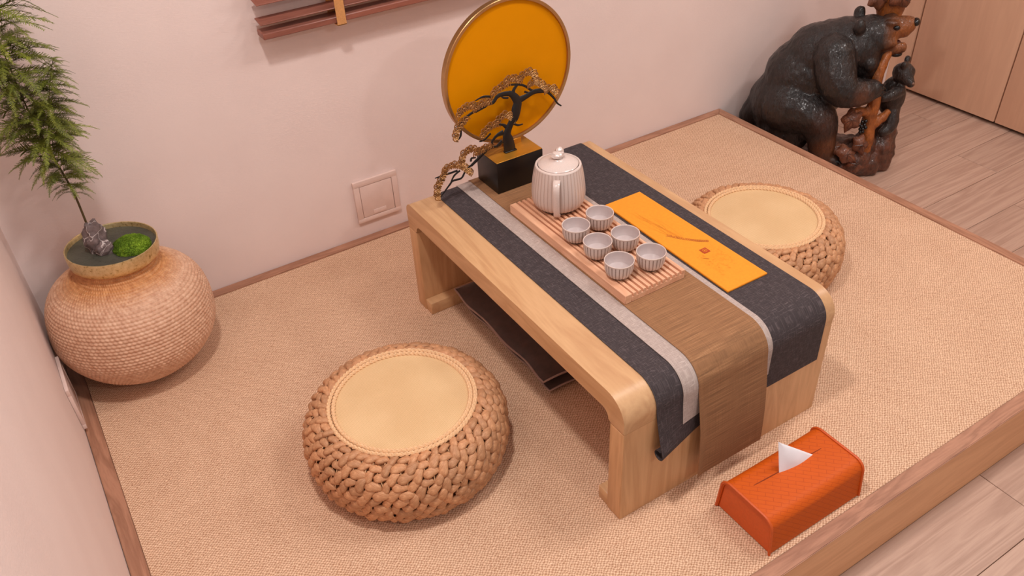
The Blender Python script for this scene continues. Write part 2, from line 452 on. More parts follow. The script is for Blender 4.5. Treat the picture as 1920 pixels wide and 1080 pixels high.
# ------------------------------------------------------------------ table runners
M['runner_dark'] = cloth('runner_charcoal', srgb(60, 50, 52), srgb(108, 95, 96), 560, 480, .34)
M['runner_grey'] = cloth('runner_pale_grey', srgb(176, 158, 150), srgb(206, 190, 182), 560, 480, .20)
M['runner_brown'] = cloth('runner_brown', srgb(150, 106, 70), srgb(188, 144, 104), 900, 620, .34, weft=True)
def runner(name, label, x0, x1, lift, zend, zback, mat, curl=False, flare=0.0, thick=.0012, swing=0.0):
    ro = .050 + lift
    path = []
    # from the far end hanging behind the table, over the top, down the front
    yb, yf, zt = TYB + lift, TYF - lift, TH + lift
    RK = .024
    if zback < TH - .06: path += [(yb, zback), (yb, TH - RK)]
    for i in range(9):
        a = i / 8 * PI / 2
        if zback > TH - .06 and a < .9: continue
        path.append((TYB - RK + (RK + lift) * math.cos(a), TH - RK + (RK + lift) * math.sin(a)))
    for k in range(1, 20): path.append((TYB - RK + (TYF + .05 - TYB + RK) * k / 20, zt))
    for i in range(13):
        a = PI / 2 + i / 12 * PI / 2
        path.append((TYF + .050 + ro * math.cos(a), TH - .050 + ro * math.sin(a)))
    n = 14; z0 = TH - .05
    for i in range(1, n + 1):
        u = i / n; path.append((yf - flare * math.sin(u * PI), z0 + (zend - z0) * u))
    m = MB(); nx = 30; k = len(path)
    sway = lambda x, z: .026 * max(0.0, 1 - (x - .889) / .11) * min(1.0, max(0.0, (TH - .05 - z) / .10)) ** 1.3
    def row(j, side):
        x = x0 + (x1 - x0) * j / nx; out = []
        for i, (y, z) in enumerate(path):
            ya, za = path[max(i - 1, 0)]; yb_, zb_ = path[min(i + 1, k - 1)]
            ny, nz = (zb_ - za), -(yb_ - ya); l = math.hypot(ny, nz) or 1
            ny, nz = -ny / l, -nz / l
            if nz < 0 and abs(nz) > .5: ny, nz = -ny, -nz
            if y < TYF + .03:
                dn = max(0.0, (TH - .05 - z) / (TH - .05 - zend)); y = y - sway(x, z) - swing * dn ** 1.3
            out.append((x, y + side * thick / 2 * (-1 if y < TYF + .02 else 0), z + (side * thick / 2 if z > TH - .01 else 0)))
        if curl:   # rolled-up corner at the near bottom edge, tighter on the left
            y, z = path[-1]; c = max(.10, 1 - (x - x0) / .12); rr = .0120 * c; y -= sway(x, z)
            for q in range(1, 15):
                a = q / 14 * 1.65 * PI
                sp = rr * (1 - .25 * q / 14)
                out.append((x, y + rr - sp * math.cos(a) + side * thick / 2 * math.cos(a), z - sp * math.sin(a) + side * thick / 2 * math.sin(a)))
        return out
    rows = [[row(j, sd) for j in range(nx + 1)] for sd in (1, -1)]
    kk = len(rows[0][0])
    for sd in range(2):
        for j in range(nx + 1): m.v += rows[sd][j]
    idx = lambda sd, j, i: (sd * (nx + 1) + j) * kk + i
    for sd in range(2):
        for j in range(nx):
            for i in range(kk - 1):
                m.f.append((idx(sd, j, i), idx(sd, j + 1, i), idx(sd, j + 1, i + 1), idx(sd, j, i + 1)))
    for i in range(kk - 1):
        for j in (0, nx): m.f.append((idx(0, j, i), idx(0, j, i + 1), idx(1, j, i + 1), idx(1, j, i)))
    for j in range(nx):
        for i in (0, kk - 1): m.f.append((idx(0, j, i), idx(0, j + 1, i), idx(1, j + 1, i), idx(1, j, i)))
    return tag(m.build(name, mat, origin=((x0 + x1) / 2, (TYB + TYF) / 2, TH), auto=70), label, 'runner')
runner('table_runner', 'wide charcoal woven runner lying directly on the oak table', .889, 1.318, .0014, .150, .22, M['runner_dark'], curl=True)
runner('table_runner', 'pale grey narrow runner between the charcoal and brown runners', .949, 1.170, .0036, .190, .262, M['runner_grey'])
runner('table_runner', 'brown bamboo runner on top, hanging almost down to the mat', .984, 1.156, .0056, .036, .262, M['runner_brown'], flare=.006, swing=.020)
TT = TH + .0064     # top of the stacked runners
TD = TH + .0022     # top of the charcoal runner

# ------------------------------------------------------------------ floor cushions under the table
def cushions():
    fab = plain('cushion_dark_brown', srgb(72, 50, 42), .65, .25, 60, .25, .002, Sheen_Weight=.3)
    pip = plain('cushion_piping', srgb(168, 138, 126), .7, .1)
    for k, (x0, x1, y0, y1, z0, h, lab) in enumerate(((.902, 1.25, -.838, -.432, MZ, .028, 'dark brown flat floor cushion at the bottom of the pair under the table'),
                                                      (.888, 1.24, -.835, -.428, .0275, .034, 'dark brown flat floor cushion with pale piping on top of the pair under the table'))):
        cx, cy = (x0 + x1) / 2, (y0 + y1) / 2
        t = thing('floor_cushion', (cx, cy, z0), lab, 'cushion', 'floor cushions under the table')
        m = MB(); N = 30
        def hgt(u, v, sgn):
            e = (1 - abs(u) ** 6) * (1 - abs(v) ** 6); return max(e, 0) ** .5
        for sgn in (1, -1):
            k0 = len(m.v)
            for i in range(N + 1):
                for j in range(N + 1):
                    u, v = -1 + 2 * i / N, -1 + 2 * j / N
                    x = cx + u * (x1 - x0) / 2; y = cy + v * (y1 - y0) / 2
                    wv = .0025 * noise.noise((x * 14, y * 14, k * 5.0))
                    m.v.append((x + .003 * math.sin(y * 40) * (abs(u) > .9), y, z0 + h / 2 + sgn * (h / 2 - .0025) * hgt(u, v, sgn) + wv * (1 if sgn > 0 else 0)))
            for i in range(N):
                for j in range(N): m.f.append((k0 + i * (N + 1) + j, k0 + (i + 1) * (N + 1) + j, k0 + (i + 1) * (N + 1) + j + 1, k0 + i * (N + 1) + j + 1))
        m.build('cushion_body', fab, t, auto=80)
        edge = []
        for i in range(24): edge.append((x0 + (x1 - x0) * i / 24, y0))
        for i in range(24): edge.append((x1, y0 + (y1 - y0) * i / 24))
        for i in range(24): edge.append((x1 - (x1 - x0) * i / 24, y1))
        for i in range(24): edge.append((x0, y1 - (y1 - y0) * i / 24))
        MB().tube([(x + .003 * math.sin(y * 40) * (x in (x0, x1)), y, z0 + h / 2 + .0012 * math.sin(i * .9)) for i, (x, y) in enumerate(edge)], .0024, 6, closed=True).build('piping', pip, t)
cushions()

# ------------------------------------------------------------------ tea tray
def tea_tray():
    w = wood('tray_beech', srgb(214, 158, 124), srgb(233, 184, 150), 'y', 2, .45, 5)
    x0, x1, y0, y1, z = .986, 1.137, -.9775, -.5615, TT
    t = thing('tea_tray', ((x0 + x1) / 2, (y0 + y1) / 2, z), 'slatted beech tea tray on the brown runner, holding the tea set', 'tray')
    MB().box(x0 + .0166, x1, y0, y1, z, z + .0125, .0008, 1).build('tray_base', w, t)
    n = 11; edge = .0165
    MB().box(x0, x0 + edge, y0, y1, z, z + .0205, .0010, 1).build('edge_board', w, t)
    p = (x1 - x0 - edge) / n
    first = None
    for k in range(n):
        xa = x0 + edge + .0036 + k * p
        xb = xa + p - .0050 if k < n - 1 else x1
        if first is None or k == n - 1:
            cx = (xa + xb) / 2
            first = MB().box(xa, xb, y0, y1, z + .0126, z + .0205, .0006, 1).build('slat', w, t) if first is None else first
            if k == n - 1: MB().box(xa, xb, y0, y1, z + .0126, z + .0205, .0006, 1).build('slat', w, t)
        else: inst(first, 'slat', t, (p * k, 0, 0))
    return z + .0205
TRAY = tea_tray()

# ------------------------------------------------------------------ teapot and cups
M['ceramic'] = plain('ceramic_speckled_white', srgb(214, 196, 188), .22, .05, 500, Coat_Weight=.4)
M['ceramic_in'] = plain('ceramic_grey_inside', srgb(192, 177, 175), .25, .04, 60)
def ribbed(name, lite, dark, n):
    s = NT(name); v = s.coords(); x, y, z = s.sep(v)
    a = s.math('ARCTAN2', y, x)
    c = s.math('COSINE', s.math('MULTIPLY', a, float(n)))
    c = s.math('SUBTRACT', c, .15)
    sp = s.noise(v, 600, 2)
    f = s.math('ADD', s.math('MULTIPLY', c, .5), s.math('MULTIPLY', sp, .3))
    f = s.math('ADD', f, .53)
    s.base(s.ramp(f, [(.12, dark), (.42, lite)])); s.set(Roughness=.3, Coat_Weight=.25); return s.m
M['pot_ribs'] = ribbed('ceramic_ribbed_pot', srgb(206, 188, 180), srgb(184, 162, 152), 40)
M['cup_ribs'] = ribbed('ceramic_ribbed_cup', srgb(206, 192, 186), srgb(138, 116, 108), 24)
FOOT = plain('unglazed_foot_and_shade', srgb(70, 50, 42), .8)  # brown foot of the cups; on the teapot it paints the shade beneath
def teapot():
    cx, cy, z = 1.0762, -.6249, TRAY
    t = thing('teapot', (cx, cy, z), 'ribbed off-white ceramic teapot with lid at the far end of the tray', 'teapot')
    prof = [(.0470, .0050), (.0530, .0080), (.0572, .0145), (.0592, .0245), (.0597, .0360), (.0588, .0520), (.0568, .0700), (.0542, .0870), (.0515, .1015)]
    MB().lathe(prof, 160, (cx, cy, z), cap0=True, fn=lambda i, j, q, r, zz: r * (1 + (.010 * math.cos(40 * q) if 0 < i < 8 else 0))).build('body', M['pot_ribs'], t)
    MB().lathe([(.0512, .1015), (.0500, .1035), (.0465, .1045), (.0452, .1030), (.0448, .0990)], 96, (cx, cy, z)).build('rim', M['ceramic'], t)
    MB().lathe([(.0430, .0004), (.0452, .0004), (.0462, .0055)], 64, (cx, cy, z - .0004)).build('foot_ring', FOOT, t)  # dark ring painted in place of the shadow gap under the pot
    lid = MB().lathe([(.0440, .1010), (.0442, .1045), (.0425, .1062), (.034, .1090), (.022, .1125), (.0135, .1150), (.0118, .1175)], 96, (cx, cy, z), cap1=True).build('lid', M['ceramic'], t)
    # knob: faceted bud with a small petal
    MB().ball((cx, cy, z + .1245), (.0150, .0135, .0095), 9, 7, fn=lambda d: 1 + .22 * noise.noise(d * 2.2)).ball((cx + .005, cy + .003, z + .1310), (.0100, .0090, .0090), 8, 6, fn=lambda d: 1 + .30 * noise.noise(d * 2.6 + Vector((4, 1, 2)))).build('knob', M['ceramic'], lid, auto=28)
    # strap handle towards the viewer
    d = Vector((-.62, -.785, 0)).normalized(); side = Vector((-d.y, d.x, 0))
    pr = [(.0520, .0890), (.0610, .0900), (.0700, .0850), (.0745, .0720), (.0745, .0520), (.0725, .0330), (.0690, .0160), (.0640, .0085), (.0590, .0085)]
    pts = smoothpath([Vector((cx, cy, z)) + d * r + Vector((0, 0, h)) for r, h in pr], 4)
    m = MB(); k = len(pts)
    for i, p in enumerate(pts):
        tg = (pts[min(i + 1, k - 1)] - pts[max(i - 1, 0)]).normalized(); nrm = tg.cross(side).normalized()
        wd = .0078 - .0012 * math.sin(i / (k - 1) * PI)
        for (a, b) in ((-1, -.6), (-.8, -1), (.8, -1), (1, -.6), (1, .6), (.8, 1), (-.8, 1), (-1, .6)):
            m.v.append(tuple(p + side * a * wd + nrm * b * .0026))
    for i in range(k - 1):
        for j in range(8): m.f.append((i * 8 + j, i * 8 + (j + 1) % 8, (i + 1) * 8 + (j + 1) % 8, (i + 1) * 8 + j))
    m.f += [tuple(range(8)), tuple((k - 1) * 8 + j for j in range(8))]
    m.build('handle', M['ceramic'], t)
    # spout on the far side
    e = -d
    pts = smoothpath([Vector((cx, cy, z)) + e * r + Vector((0, 0, h)) for r, h in ((.052, .052), (.066, .066), (.076, .084), (.083, .094))], 4)
    MB().tube(pts, lerp_list([.015, .012, .009, .0075], 4), 14).build('spout', M['ceramic'], t)
teapot()

def teacups():
    spots = [(1.0235, -.7637, 'front-left teacup next to the teapot handle'), (1.0921, -.7550, 'teacup nearest the teapot on the orange card side'),
             (1.0240, -.8375, 'middle teacup in the row away from the orange card'), (1.0873, -.8476, 'middle teacup in the row beside the orange card'),
             (1.0178, -.9157, 'teacup at the near end of the tray, farther from the orange card'), (1.0869, -.9298, 'teacup at the near end of the tray, beside the orange card')]
    first = None
    for x, y, lab in spots:
        lab = 'small ribbed off-white ' + lab
        t = thing('teacup', (x, y, TRAY), lab, 'teacup', 'tea cups on the tray')
        if first is None:
            MB().lathe([(.0150, .0), (.0170, .0004), (.0177, .0030)], 48, (x, y, TRAY), cap0=True).build('cup_foot', FOOT, t)
            outer = [(.0177, .0030), (.0228, .0062), (.0262, .0115), (.0282, .0190), (.0291, .0280), (.0296, .0355)]
            b = MB().lathe(outer, 96, (x, y, TRAY), cap0=True, fn=lambda i, j, q, r, zz: r * (1 + (.012 * math.cos(24 * q) if 0 < i < 5 else 0))).build('cup_body', M['cup_ribs'], t)
            r_ = MB().lathe([(.0296, .0355), (.0302, .0372), (.0298, .0386), (.0288, .0388), (.0280, .0376)], 64, (x, y, TRAY)).build('cup_rim', M['ceramic'], t)
            i_ = MB().lathe([(.0280, .0376), (.0274, .0310), (.0262, .0220), (.0225, .0165), (.013, .0140), (.0002, .0135)], 64, (x, y, TRAY)).build('cup_inside', M['ceramic_in'], t)
            first = (b, r_, i_, [c for c in t.children if c.name.startswith('cup_foot')][0])
        else:
            a = random.uniform(0, .2)
            for o in first: inst(o, o.name.split('.')[0], t, (0, 0, 0), (0, 0, a))
teacups()

# ------------------------------------------------------------------ orange card with a wheat drawing and a red seal
def orange_card():
    o_ = plain('card_orange_felt', srgb(232, 146, 30), .8, .05, 180, .15, .0004)
    ink = plain('card_ink_brown', srgb(176, 92, 18), .8); faint = plain('card_ink_faint', srgb(214, 128, 24), .8); red = plain('card_seal_red', srgb(178, 66, 20), .8)
    z = TD
    t = thing('orange_card', (1.23, -.862, z), 'long orange card with a wheat drawing and red seal beside the tea tray', 'card')
    bm = bmesh.new()
    P = [(1.179, -.663), (1.279, -.664), (1.2825, -1.0615), (1.1755, -1.0605)]
    a = [bm.verts.new((x, y, z)) for x, y in P]; b = [bm.verts.new((x, y, z + .0042)) for x, y in P]
    bm.faces.new(a); bm.faces.new(b)
    for i in range(4): bm.faces.new((a[i], a[(i + 1) % 4], b[(i + 1) % 4], b[i]))
    bmesh.ops.bevel(bm, geom=list(bm.edges), offset=.0008, segments=2, affect='EDGES')
    MB().bm(bm).build('card_body', o_, t)
    zt = z + .0043; lift = [0]
    def strip(m, p, q, w0, w1):
        lift[0] += 1; zq = zt + lift[0] * 1e-6
        p, q = Vector(p), Vector(q); d = (q - p).normalized(); n = Vector((-d.y, d.x))
        c = [p + n * w0, q + n * w1, q - n * w1, p - n * w0]
        m.add([(v.x, v.y, zq) for v in c], [(0, 1, 2, 3)])
    rnd = random.Random(3)
    # wheat ear: overlapping kernels along a gentle curve, long awns and stalk
    ear = [Vector(p) for p in ((1.2119, -.8449), (1.222, -.862), (1.234, -.878), (1.246, -.892), (1.257, -.902), (1.2681, -.9112))]
    m = MB(); path = [v.to_2d() for v in smoothpath([(p.x, p.y, 0) for p in ear], 4)]
    for i, p in enumerate(path[:-1]):
        d = (path[i + 1] - p).normalized(); n = Vector((-d.y, d.x)); L = .0075 * (1 - .35 * i / len(path))
        for s in (1, -1):
            q = p + d * (-L) + n * s * .0042
            strip(m, p, p * .5 + q * .5, .0004, .0016); strip(m, p * .5 + q * .5, q, .0016, .0003)
    m.build('print_ear', ink, t, smooth=False)
    m = MB(); root = path[0]
    for k in range(11):
        e = Vector((1.2159, -.7416)) + Vector((rnd.uniform(-.026, .018), rnd.uniform(-.045, .03)))
        s0 = path[rnd.randrange(0, 8)]; mid = (s0 + e) / 2 + Vector((rnd.uniform(-.006, .006), 0))
        strip(m, s0, mid, .00045, .0004); strip(m, mid, e, .0004, .00015)
    m.build('print_awns', faint, t, smooth=False)
    m = MB()   # faint handwriting in short columns around the seal
    for c in range(7):
        x = 1.258 - c * .0085
        y = -.925 - c * .003
        for r in range(rnd.randint(6, 9)):
            for q in range(3):
                a = Vector((x + rnd.uniform(-.003, .003), y - r * .009 + rnd.uniform(-.003, .003))); ang = rnd.choice((0, PI / 2, .7, 2.3))
                if 1.224 < a.x < 1.244 and -.95 < a.y < -.912: continue
                strip(m, a, a + Vector((math.cos(ang), math.sin(ang))) * rnd.uniform(.003, .006), .00028, .00028)
    m.build('print_script', faint, t, smooth=False)
    m = MB(); strip(m, (1.210, -.9455), (1.2215, -.9585), .0003, .0011); m.build('print_stroke', ink, t, smooth=False)
    m = MB(); c = (1.2346, -.9311); zt = z + .0050
    m.add([(c[0] - .0085, c[1] + .0085, zt), (c[0] + .0085, c[1] + .0085, zt), (c[0] + .0085, c[1] - .0085, zt), (c[0] - .0085, c[1] - .0085, zt)], [(0, 1, 2, 3)])
    m.build('seal', red, t, smooth=False)
    m = MB(); zt += .0002
    ring = [(.0045 * math.cos(i * PI / 8), .0045 * math.sin(i * PI / 8)) for i in range(16)]
    for i in range(16): strip(m, (c[0] + ring[i][0], c[1] + ring[i][1]), (c[0] + ring[(i + 1) % 16][0], c[1] + ring[(i + 1) % 16][1]), .0006, .0006)
    strip(m, (c[0] - .002, c[1]), (c[0] + .002, c[1]), .001, .001)
    m.build('seal_mark', o_, t, smooth=False)
orange_card()

# ------------------------------------------------------------------ bonsai ornament with moon disc
BR = {
'trunk':[(1.0633,.3905),(1.0605,.4143),(1.0577,.4337),(1.0685,.4552),(1.0806,.4689),(1.0864,.4893),(1.0896,.5059),(1.0785,.5242),(1.0671,.5328)],
'right':[(1.0921,.5074),(1.1115,.5106),(1.1337,.5164),(1.1557,.5135),(1.1729,.5055),(1.1901,.4862),(1.2,.47),(1.2114,.4599)],
'up':[(1.0785,.5242),(1.0815,.5362),(1.0915,.5463)],
'left':[(1.0693,.5311),(1.0507,.5342),(1.0365,.5317),(1.0265,.5218),(1.012,.521),(.99,.517),(.9601,.5085),(.9348,.49)],
'left2':[(1.0266,.5348),(1.0015,.5418),(.9809,.5383)],
'twig':[(1.0664,.5212),(1.0548,.5244),(1.048,.5296)],
'top1':[(1.0591,.5593),(1.0711,.5644)],
'top2':[(1.0704,.551),(1.0915,.5463),(1.1102,.538),(1.1266,.5238),(1.1362,.5189)],
'top3':[(1.1097,.5241),(1.1239,.5169)],
'lt':[(1.0578,.4511),(1.0487,.4595),(1.0382,.4638)],
'rt':[(1.0786,.4527),(1.0893,.4466),(1.1023,.4456)],
'root1':[(1.0476,.4408),(1.0306,.4381),(1.0179,.4274),(1.0172,.4174)],
'root2':[(1.0439,.4192),(1.0239,.4095)],
'll0':[(1.0439,.4192),(1.0332,.4103)],
'll1':[(1.0332,.4103),(1.0124,.4119),(.9911,.4039),(.9695,.3911),(.9569,.3836)],
'll2':[(.9578,.395),(.9602,.4025),(.9719,.4003)],
'll3':[(.957,.3852),(.9407,.374),(.9293,.3611),(.9073,.3619),(.8982,.3549),(.8685,.3281)],
'll4':[(.9278,.3817),(.9119,.3738),(.9002,.3576)],
'll5':[(.9213,.3839),(.8978,.3836),(.863,.3839)],
'l5':[(.9592,.5098),(.9414,.4934),(.9373,.4664),(.9248,.4561)],
'l6':[(1.0149,.4487),(.9971,.4381),(.9834,.4376)],
'l7':[(.9792,.5116),(1.0095,.5167)]}
BRR = {'trunk':[.013,.0115,.0085,.0072,.0095,.0105,.0090,.0065,.0045],'right':[.007,.0055,.005,.0045,.0028,.0022,.0018,.0012],'up':[.005,.0035,.003],
'left':[.005,.0042,.004,.0036,.003,.0028,.0026,.0014],'lt':[.0045,.0026,.0016],'root1':[.006,.0034,.0028,.002],'root2':[.0045,.0016],'ll1':[.0026,.0028,.003,.0034,.0028],'ll0':[.004,.0026]}
FO = [
[(.8672,.3319),(.8697,.3548),(.8818,.3741),(.8915,.3874)],[(.8889,.3949),(.9092,.398),(.9318,.3887),(.9536,.3646)],[(.9375,.3951),(.9407,.4122),(.9516,.4217),(.9686,.4227)],
[(.9727,.4099),(.9882,.4115),(1.0092,.4147)],[(.9271,.4633),(.932,.4807),(.9429,.4914),(.9551,.5002)],[(.9386,.5159),(.9525,.5256),(.977,.5261)],[(.9797,.5177),(.9967,.5235),(1.02,.523)],
[(1.0277,.5406),(1.0468,.5479),(1.0634,.5518)],[(1.0616,.5607),(1.078,.5605),(1.0988,.5517)],[(1.1014,.5563),(1.1125,.5639),(1.1256,.5636),(1.1361,.5544),(1.1394,.5439)],
[(1.1246,.5351),(1.1392,.5365),(1.1536,.5272),(1.1644,.5144)],[(1.1704,.5083),(1.183,.5104),(1.194,.4974)],[(1.0337,.4696),(1.0461,.4769),(1.0594,.4785),(1.0743,.4641)],[(.9944,.4483),(1.0082,.4596),(1.0251,.4644),(1.0345,.4627)]]
def bonsai_ornament():
    black = plain('lacquer_black', srgb(15, 11, 10), .35, .1); iron = plain('tree_black_metal', srgb(20, 15, 15), .45, .1)
    gold = plain('foliage_antique_gold', srgb(168, 124, 78), .38, .1, Metallic=.75)
    brass = plain('brushed_brass_top', srgb(198, 138, 46), .35, .10, Metallic=.55)
    bronze = plain('bronze_ring', srgb(182, 140, 92), .30, .08, Metallic=.8)
    orange = plain('moon_disc_amber', (.66, .24, .0, 1), .5, .02, 20, Specular_IOR_Level=.08)
    x0, x1, y0, y1, zb, zt = 1.006, 1.133, -.4790, -.386, TT, .387
    t = thing('bonsai_ornament', ((x0 + x1) / 2, (y0 + y1) / 2, zb), 'black metal bonsai ornament before an amber moon disc on a black block base', 'ornament')
    MB().box(x0, x1, y0, y1, zb, zt - .001, .0012, 2).build('base_block', black, t)
    MB().box(x0 + .0008, x1 - .0008, y0 + .0008, y1 - .0008, zt - .0009, zt + .0006, .0004, 1).build('brass_plate', brass, t)
    # moon: a panel in a ring standing on the block
    cx, cz, r, yc = 1.089, .5665, .1660, -.412
    n = 128
    m = MB()
    prof = [(r - .0055, -.0075), (r - .0045, -.0080), (r + .0012, -.0080), (r + .0022, -.0070), (r + .0022, .0070), (r + .0012, .0080), (r - .0045, .0080), (r - .0055, .0075)]
    for k in range(n):
        a = 2 * PI * k / n
        for pr, py in prof: m.v.append((cx + pr * math.cos(a), yc + py, cz + pr * math.sin(a)))
    q = len(prof)
    for k in range(n):
        for j in range(q): m.f.append((k * q + j, k * q + (j + 1) % q, ((k + 1) % n) * q + (j + 1) % q, ((k + 1) % n) * q + j))
    m.build('moon_ring', bronze, t)
    pr = [(cx + (r - .004) * math.cos(2 * PI * k / n), cz + (r - .004) * math.sin(2 * PI * k / n)) for k in range(n)]
    MB().prism(pr, 'y', yc - .002, yc + .002).build('moon_panel', orange, t)
    MB().box(cx - .022, cx + .022, yc - .010, yc + .010, zt, zt + .0135, .001, 1).build('ring_foot', brass, t)
    yt = -.445
    m = MB()
    for k, p in BR.items():
        rr = BRR.get(k) or [.0022] * (len(p) - 1) + [.0011]
        pts = smoothpath([(x, yt, z) for x, z in p], 5)
        m.tube(pts, [1.25 * q for q in lerp_list(rr, 5)], 10, flat=.30, up=(0, 1, 0))
    # swap: 'up' puts the wide side in the picture plane of the ornament
    m.box(1.048, 1.080, yt - .006, yt + .006, zt + .0005, zt + .004, .001, 1)
    tr = m.build('tree_trunk', iron, t)
    for f in FO:
        path = smoothpath([(x, yt, z) for x, z in f], 8)
        L = sum((path[i + 1] - path[i]).length for i in range(len(path) - 1)); ns = max(3, round(L / .0085))
        m = MB(); acc = 0; marks = []
        for s in range(ns + 1):
            want = L * s / ns; d = 0
            for i in range(len(path) - 1):
                l = (path[i + 1] - path[i]).length
                if d + l >= want - 1e-9: marks.append((path[i].lerp(path[i + 1], (want - d) / l), (path[i + 1] - path[i]).normalized())); break
                d += l
        for s, (c, tg) in enumerate(marks):
            nrm = Vector((-tg.z, 0, tg.x))
            if nrm.z < -.2: nrm = -nrm
            k = .0088 + .0038 * math.sin(PI * (s + .5) / (len(marks) + .5))
            ys = .0016 * (1 if s % 2 else -1)
            c = c + Vector((0, ys, 0)) - nrm * k * .45
            arc = [c + tg * k * .8 * math.cos(a) + nrm * k * 1.5 * math.sin(a) for a in [PI * i / 10 for i in range(11)]]
            m.tube(arc, .0014, 5)
            arc2 = [c + tg * k * .45 * math.cos(a) + nrm * k * .85 * math.sin(a) for a in [PI * i / 6 for i in range(7)]]
            m.tube(arc2, .0011, 4)
            for a in (.2, .35, .5, .65, .8):
                m.tube([c, c + tg * k * .8 * math.cos(a * PI) + nrm * k * 1.5 * math.sin(a * PI)], .00095, 4)
        m.tube([p - Vector((0, 0, 0)) for p in path], .0011, 5)
        m.build('foliage', gold, t)
bonsai_ornament()

# ------------------------------------------------------------------ tissue box and tissue
def leather(name, c, dk):
    s = NT(name)
    v = s.coords(); x, y, z = s.sep(v)
    cb = s.node('ShaderNodeCombineXYZ'); s.link(x, cb.inputs[0]); s.link(s.math('ADD', y, z), cb.inputs[1])
    br = s.node('ShaderNodeTexBrick'); br.offset = .5
    mp = s.node('ShaderNodeMapping'); mp.inputs['Scale'].default_value = (30, 30, 30); mp.inputs['Rotation'].default_value = (0, 0, .785)
    s.link(cb.outputs[0], mp.inputs['Vector']); s.link(mp.outputs[0], br.inputs['Vector'])
    br.inputs['Scale'].default_value = 1.0; br.inputs['Mortar Size'].default_value = .022; br.inputs['Mortar Smooth'].default_value = .4; br.inputs['Brick Width'].default_value = .84; br.inputs['Row Height'].default_value = .28
    br.inputs['Color1'].default_value = (1, 1, 1, 1); br.inputs['Color2'].default_value = (.93, .93, .93, 1); br.inputs['Mortar'].default_value = (.0, .0, .0, 1)
    n = s.noise(s.coords(), 300, 3)
    f = s.math('ADD', s.math('MULTIPLY', br.outputs['Color'], .9), s.math('MULTIPLY', n, .1))
    s.base(s.ramp(f, [(.05, dk), (.6, c)])); s.set(Roughness=.55, Specular_IOR_Level=.3); s.bump(f, .30, .0010); return s.m
def tissue_box():
    lea = leather('orange_woven_leather', srgb(200, 84, 6), srgb(184, 72, 5)); smooth_l = plain('orange_smooth_leather', srgb(204, 86, 24), .5, .05, 200, .1)
    slot = plain('tissue_slot_dark', srgb(140, 54, 12), .9)
    # box runs along x; ends at x0 and x1
    x0, x1, y0, y1, z0, h = .992, 1.232, -1.4030, -1.2680, MZ, .085
    t = thing('tissue_box', ((x0 + x1) / 2, (y0 + y1) / 2, z0), 'orange woven leather tissue box on the mat at the near table end', 'tissue box')
    w = y1 - y0; cy = (y0 + y1) / 2
    def prof(inset=0.0, n=7):
        r = .022; hw = w / 2 - inset; hh = h - inset
        p = [(-hw, .002)]
        p += [(-hw + .0055 + r + r * math.cos(a), hh - r + r * math.sin(a)) for a in [PI - i / n * PI / 2 for i in range(n + 1)]]
        p += [(hw - .0055 - r + r * math.cos(a), hh - r + r * math.sin(a)) for a in [PI / 2 - i / n * PI / 2 for i in range(n + 1)]]
        p += [(hw, .002)]; return p
    p = prof(); k = len(p); N = 24; m = MB()
    q = prof(.003)
    def sag(u): return .0025 * (1 - abs(u) ** 2)
    for lay in (p, q):
        for i in range(N + 1):
            u = -1 + 2 * i / N; x = x0 + (x1 - x0) * i / N
            for (yy, zz) in lay:
                m.v.append((x, cy + yy, z0 + zz - (sag(u) if zz > h * .8 else 0)))
    off = (N + 1) * k
    for i in range(N):
        for j in range(k - 1):
            a = i * k + j; m.f.append((a, a + 1, a + k + 1, a + k)); a += off; m.f.append((a, a + k, a + k + 1, a + 1))
        for j in (0, k - 1): a = i * k + j; m.f.append((a, a + k, a + k + off, a + off))
    for i in (0, N):
        for j in range(k - 1): a = i * k + j; m.f.append((a, a + 1, a + 1 + off, a + off))
    m.build('cover', lea, t, auto=50)
    for xe, s in ((x0, -1), (x1, 1)):
        bm = MB(); pp = prof(.0034)
        bm.prism([(cy + a, z0 + b) for a, b in pp], 'x', xe - s * .006, xe - s * .003)
        bm.build('end_panel', smooth_l, t, auto=50)
        MB().tube([(xe, cy + a, z0 + b - (0)) for a, b in prof(-.0008)], .0028, 6).build('edge_binding', smooth_l, t)
    zs = z0 + h - .0018
    MB().tube([(x0 + .035 + (x1 - x0 - .07) * i / 20, -1.3165 - .008 * i / 20, zs) for i in range(21)], .0011, 6).build('slot_seam', slot, t)
    # tissue: a folded peak coming out of the slot
    tm = plain('tissue_white', srgb(236, 232, 236), .9, .02, Subsurface_Weight=.0)
    m = MB(); nn = 14
    A, Bq, T = Vector((1.0882, -1.3215, zs - .003)), Vector((1.1760, -1.3270, zs - .003)), Vector((1.0960, -1.3000, zs + .059))
    xa = A.x
    for side in (0, 1):
        for i in range(nn + 1):
            s_ = i / nn
            for j in range(nn + 1):
                u = j / nn
                bs_ = A.lerp(Bq, u)
                pt = bs_.lerp(T, s_)
                pt += Vector((0, (.0035 if side else -.0035) * (1 - s_) * math.sin(u * PI) - .004 * math.sin(s_ * PI) * math.sin(u * PI), .0015 * math.sin(s_ * 5 + u * 4) * math.sin(u * PI)))
                pt.y += (.0004 if side else -.0004)
                m.v.append(tuple(pt))
    kk = (nn + 1) * (nn + 1)
    for side in (0, 1):
        for i in range(nn):
            for j in range(nn):
                a = side * kk + i * (nn + 1) + j; m.f.append((a, a + 1, a + nn + 2, a + nn + 1))
    for i in range(nn):
        for j in (0, nn): a = i * (nn + 1) + j; m.f.append((a, a + nn + 1, a + nn + 1 + kk, a + kk))
    tag(m.build('tissue', tm, origin=(xa, cy, zs), auto=70), 'white paper tissue peaking out of the orange box', 'tissue')
tissue_box()

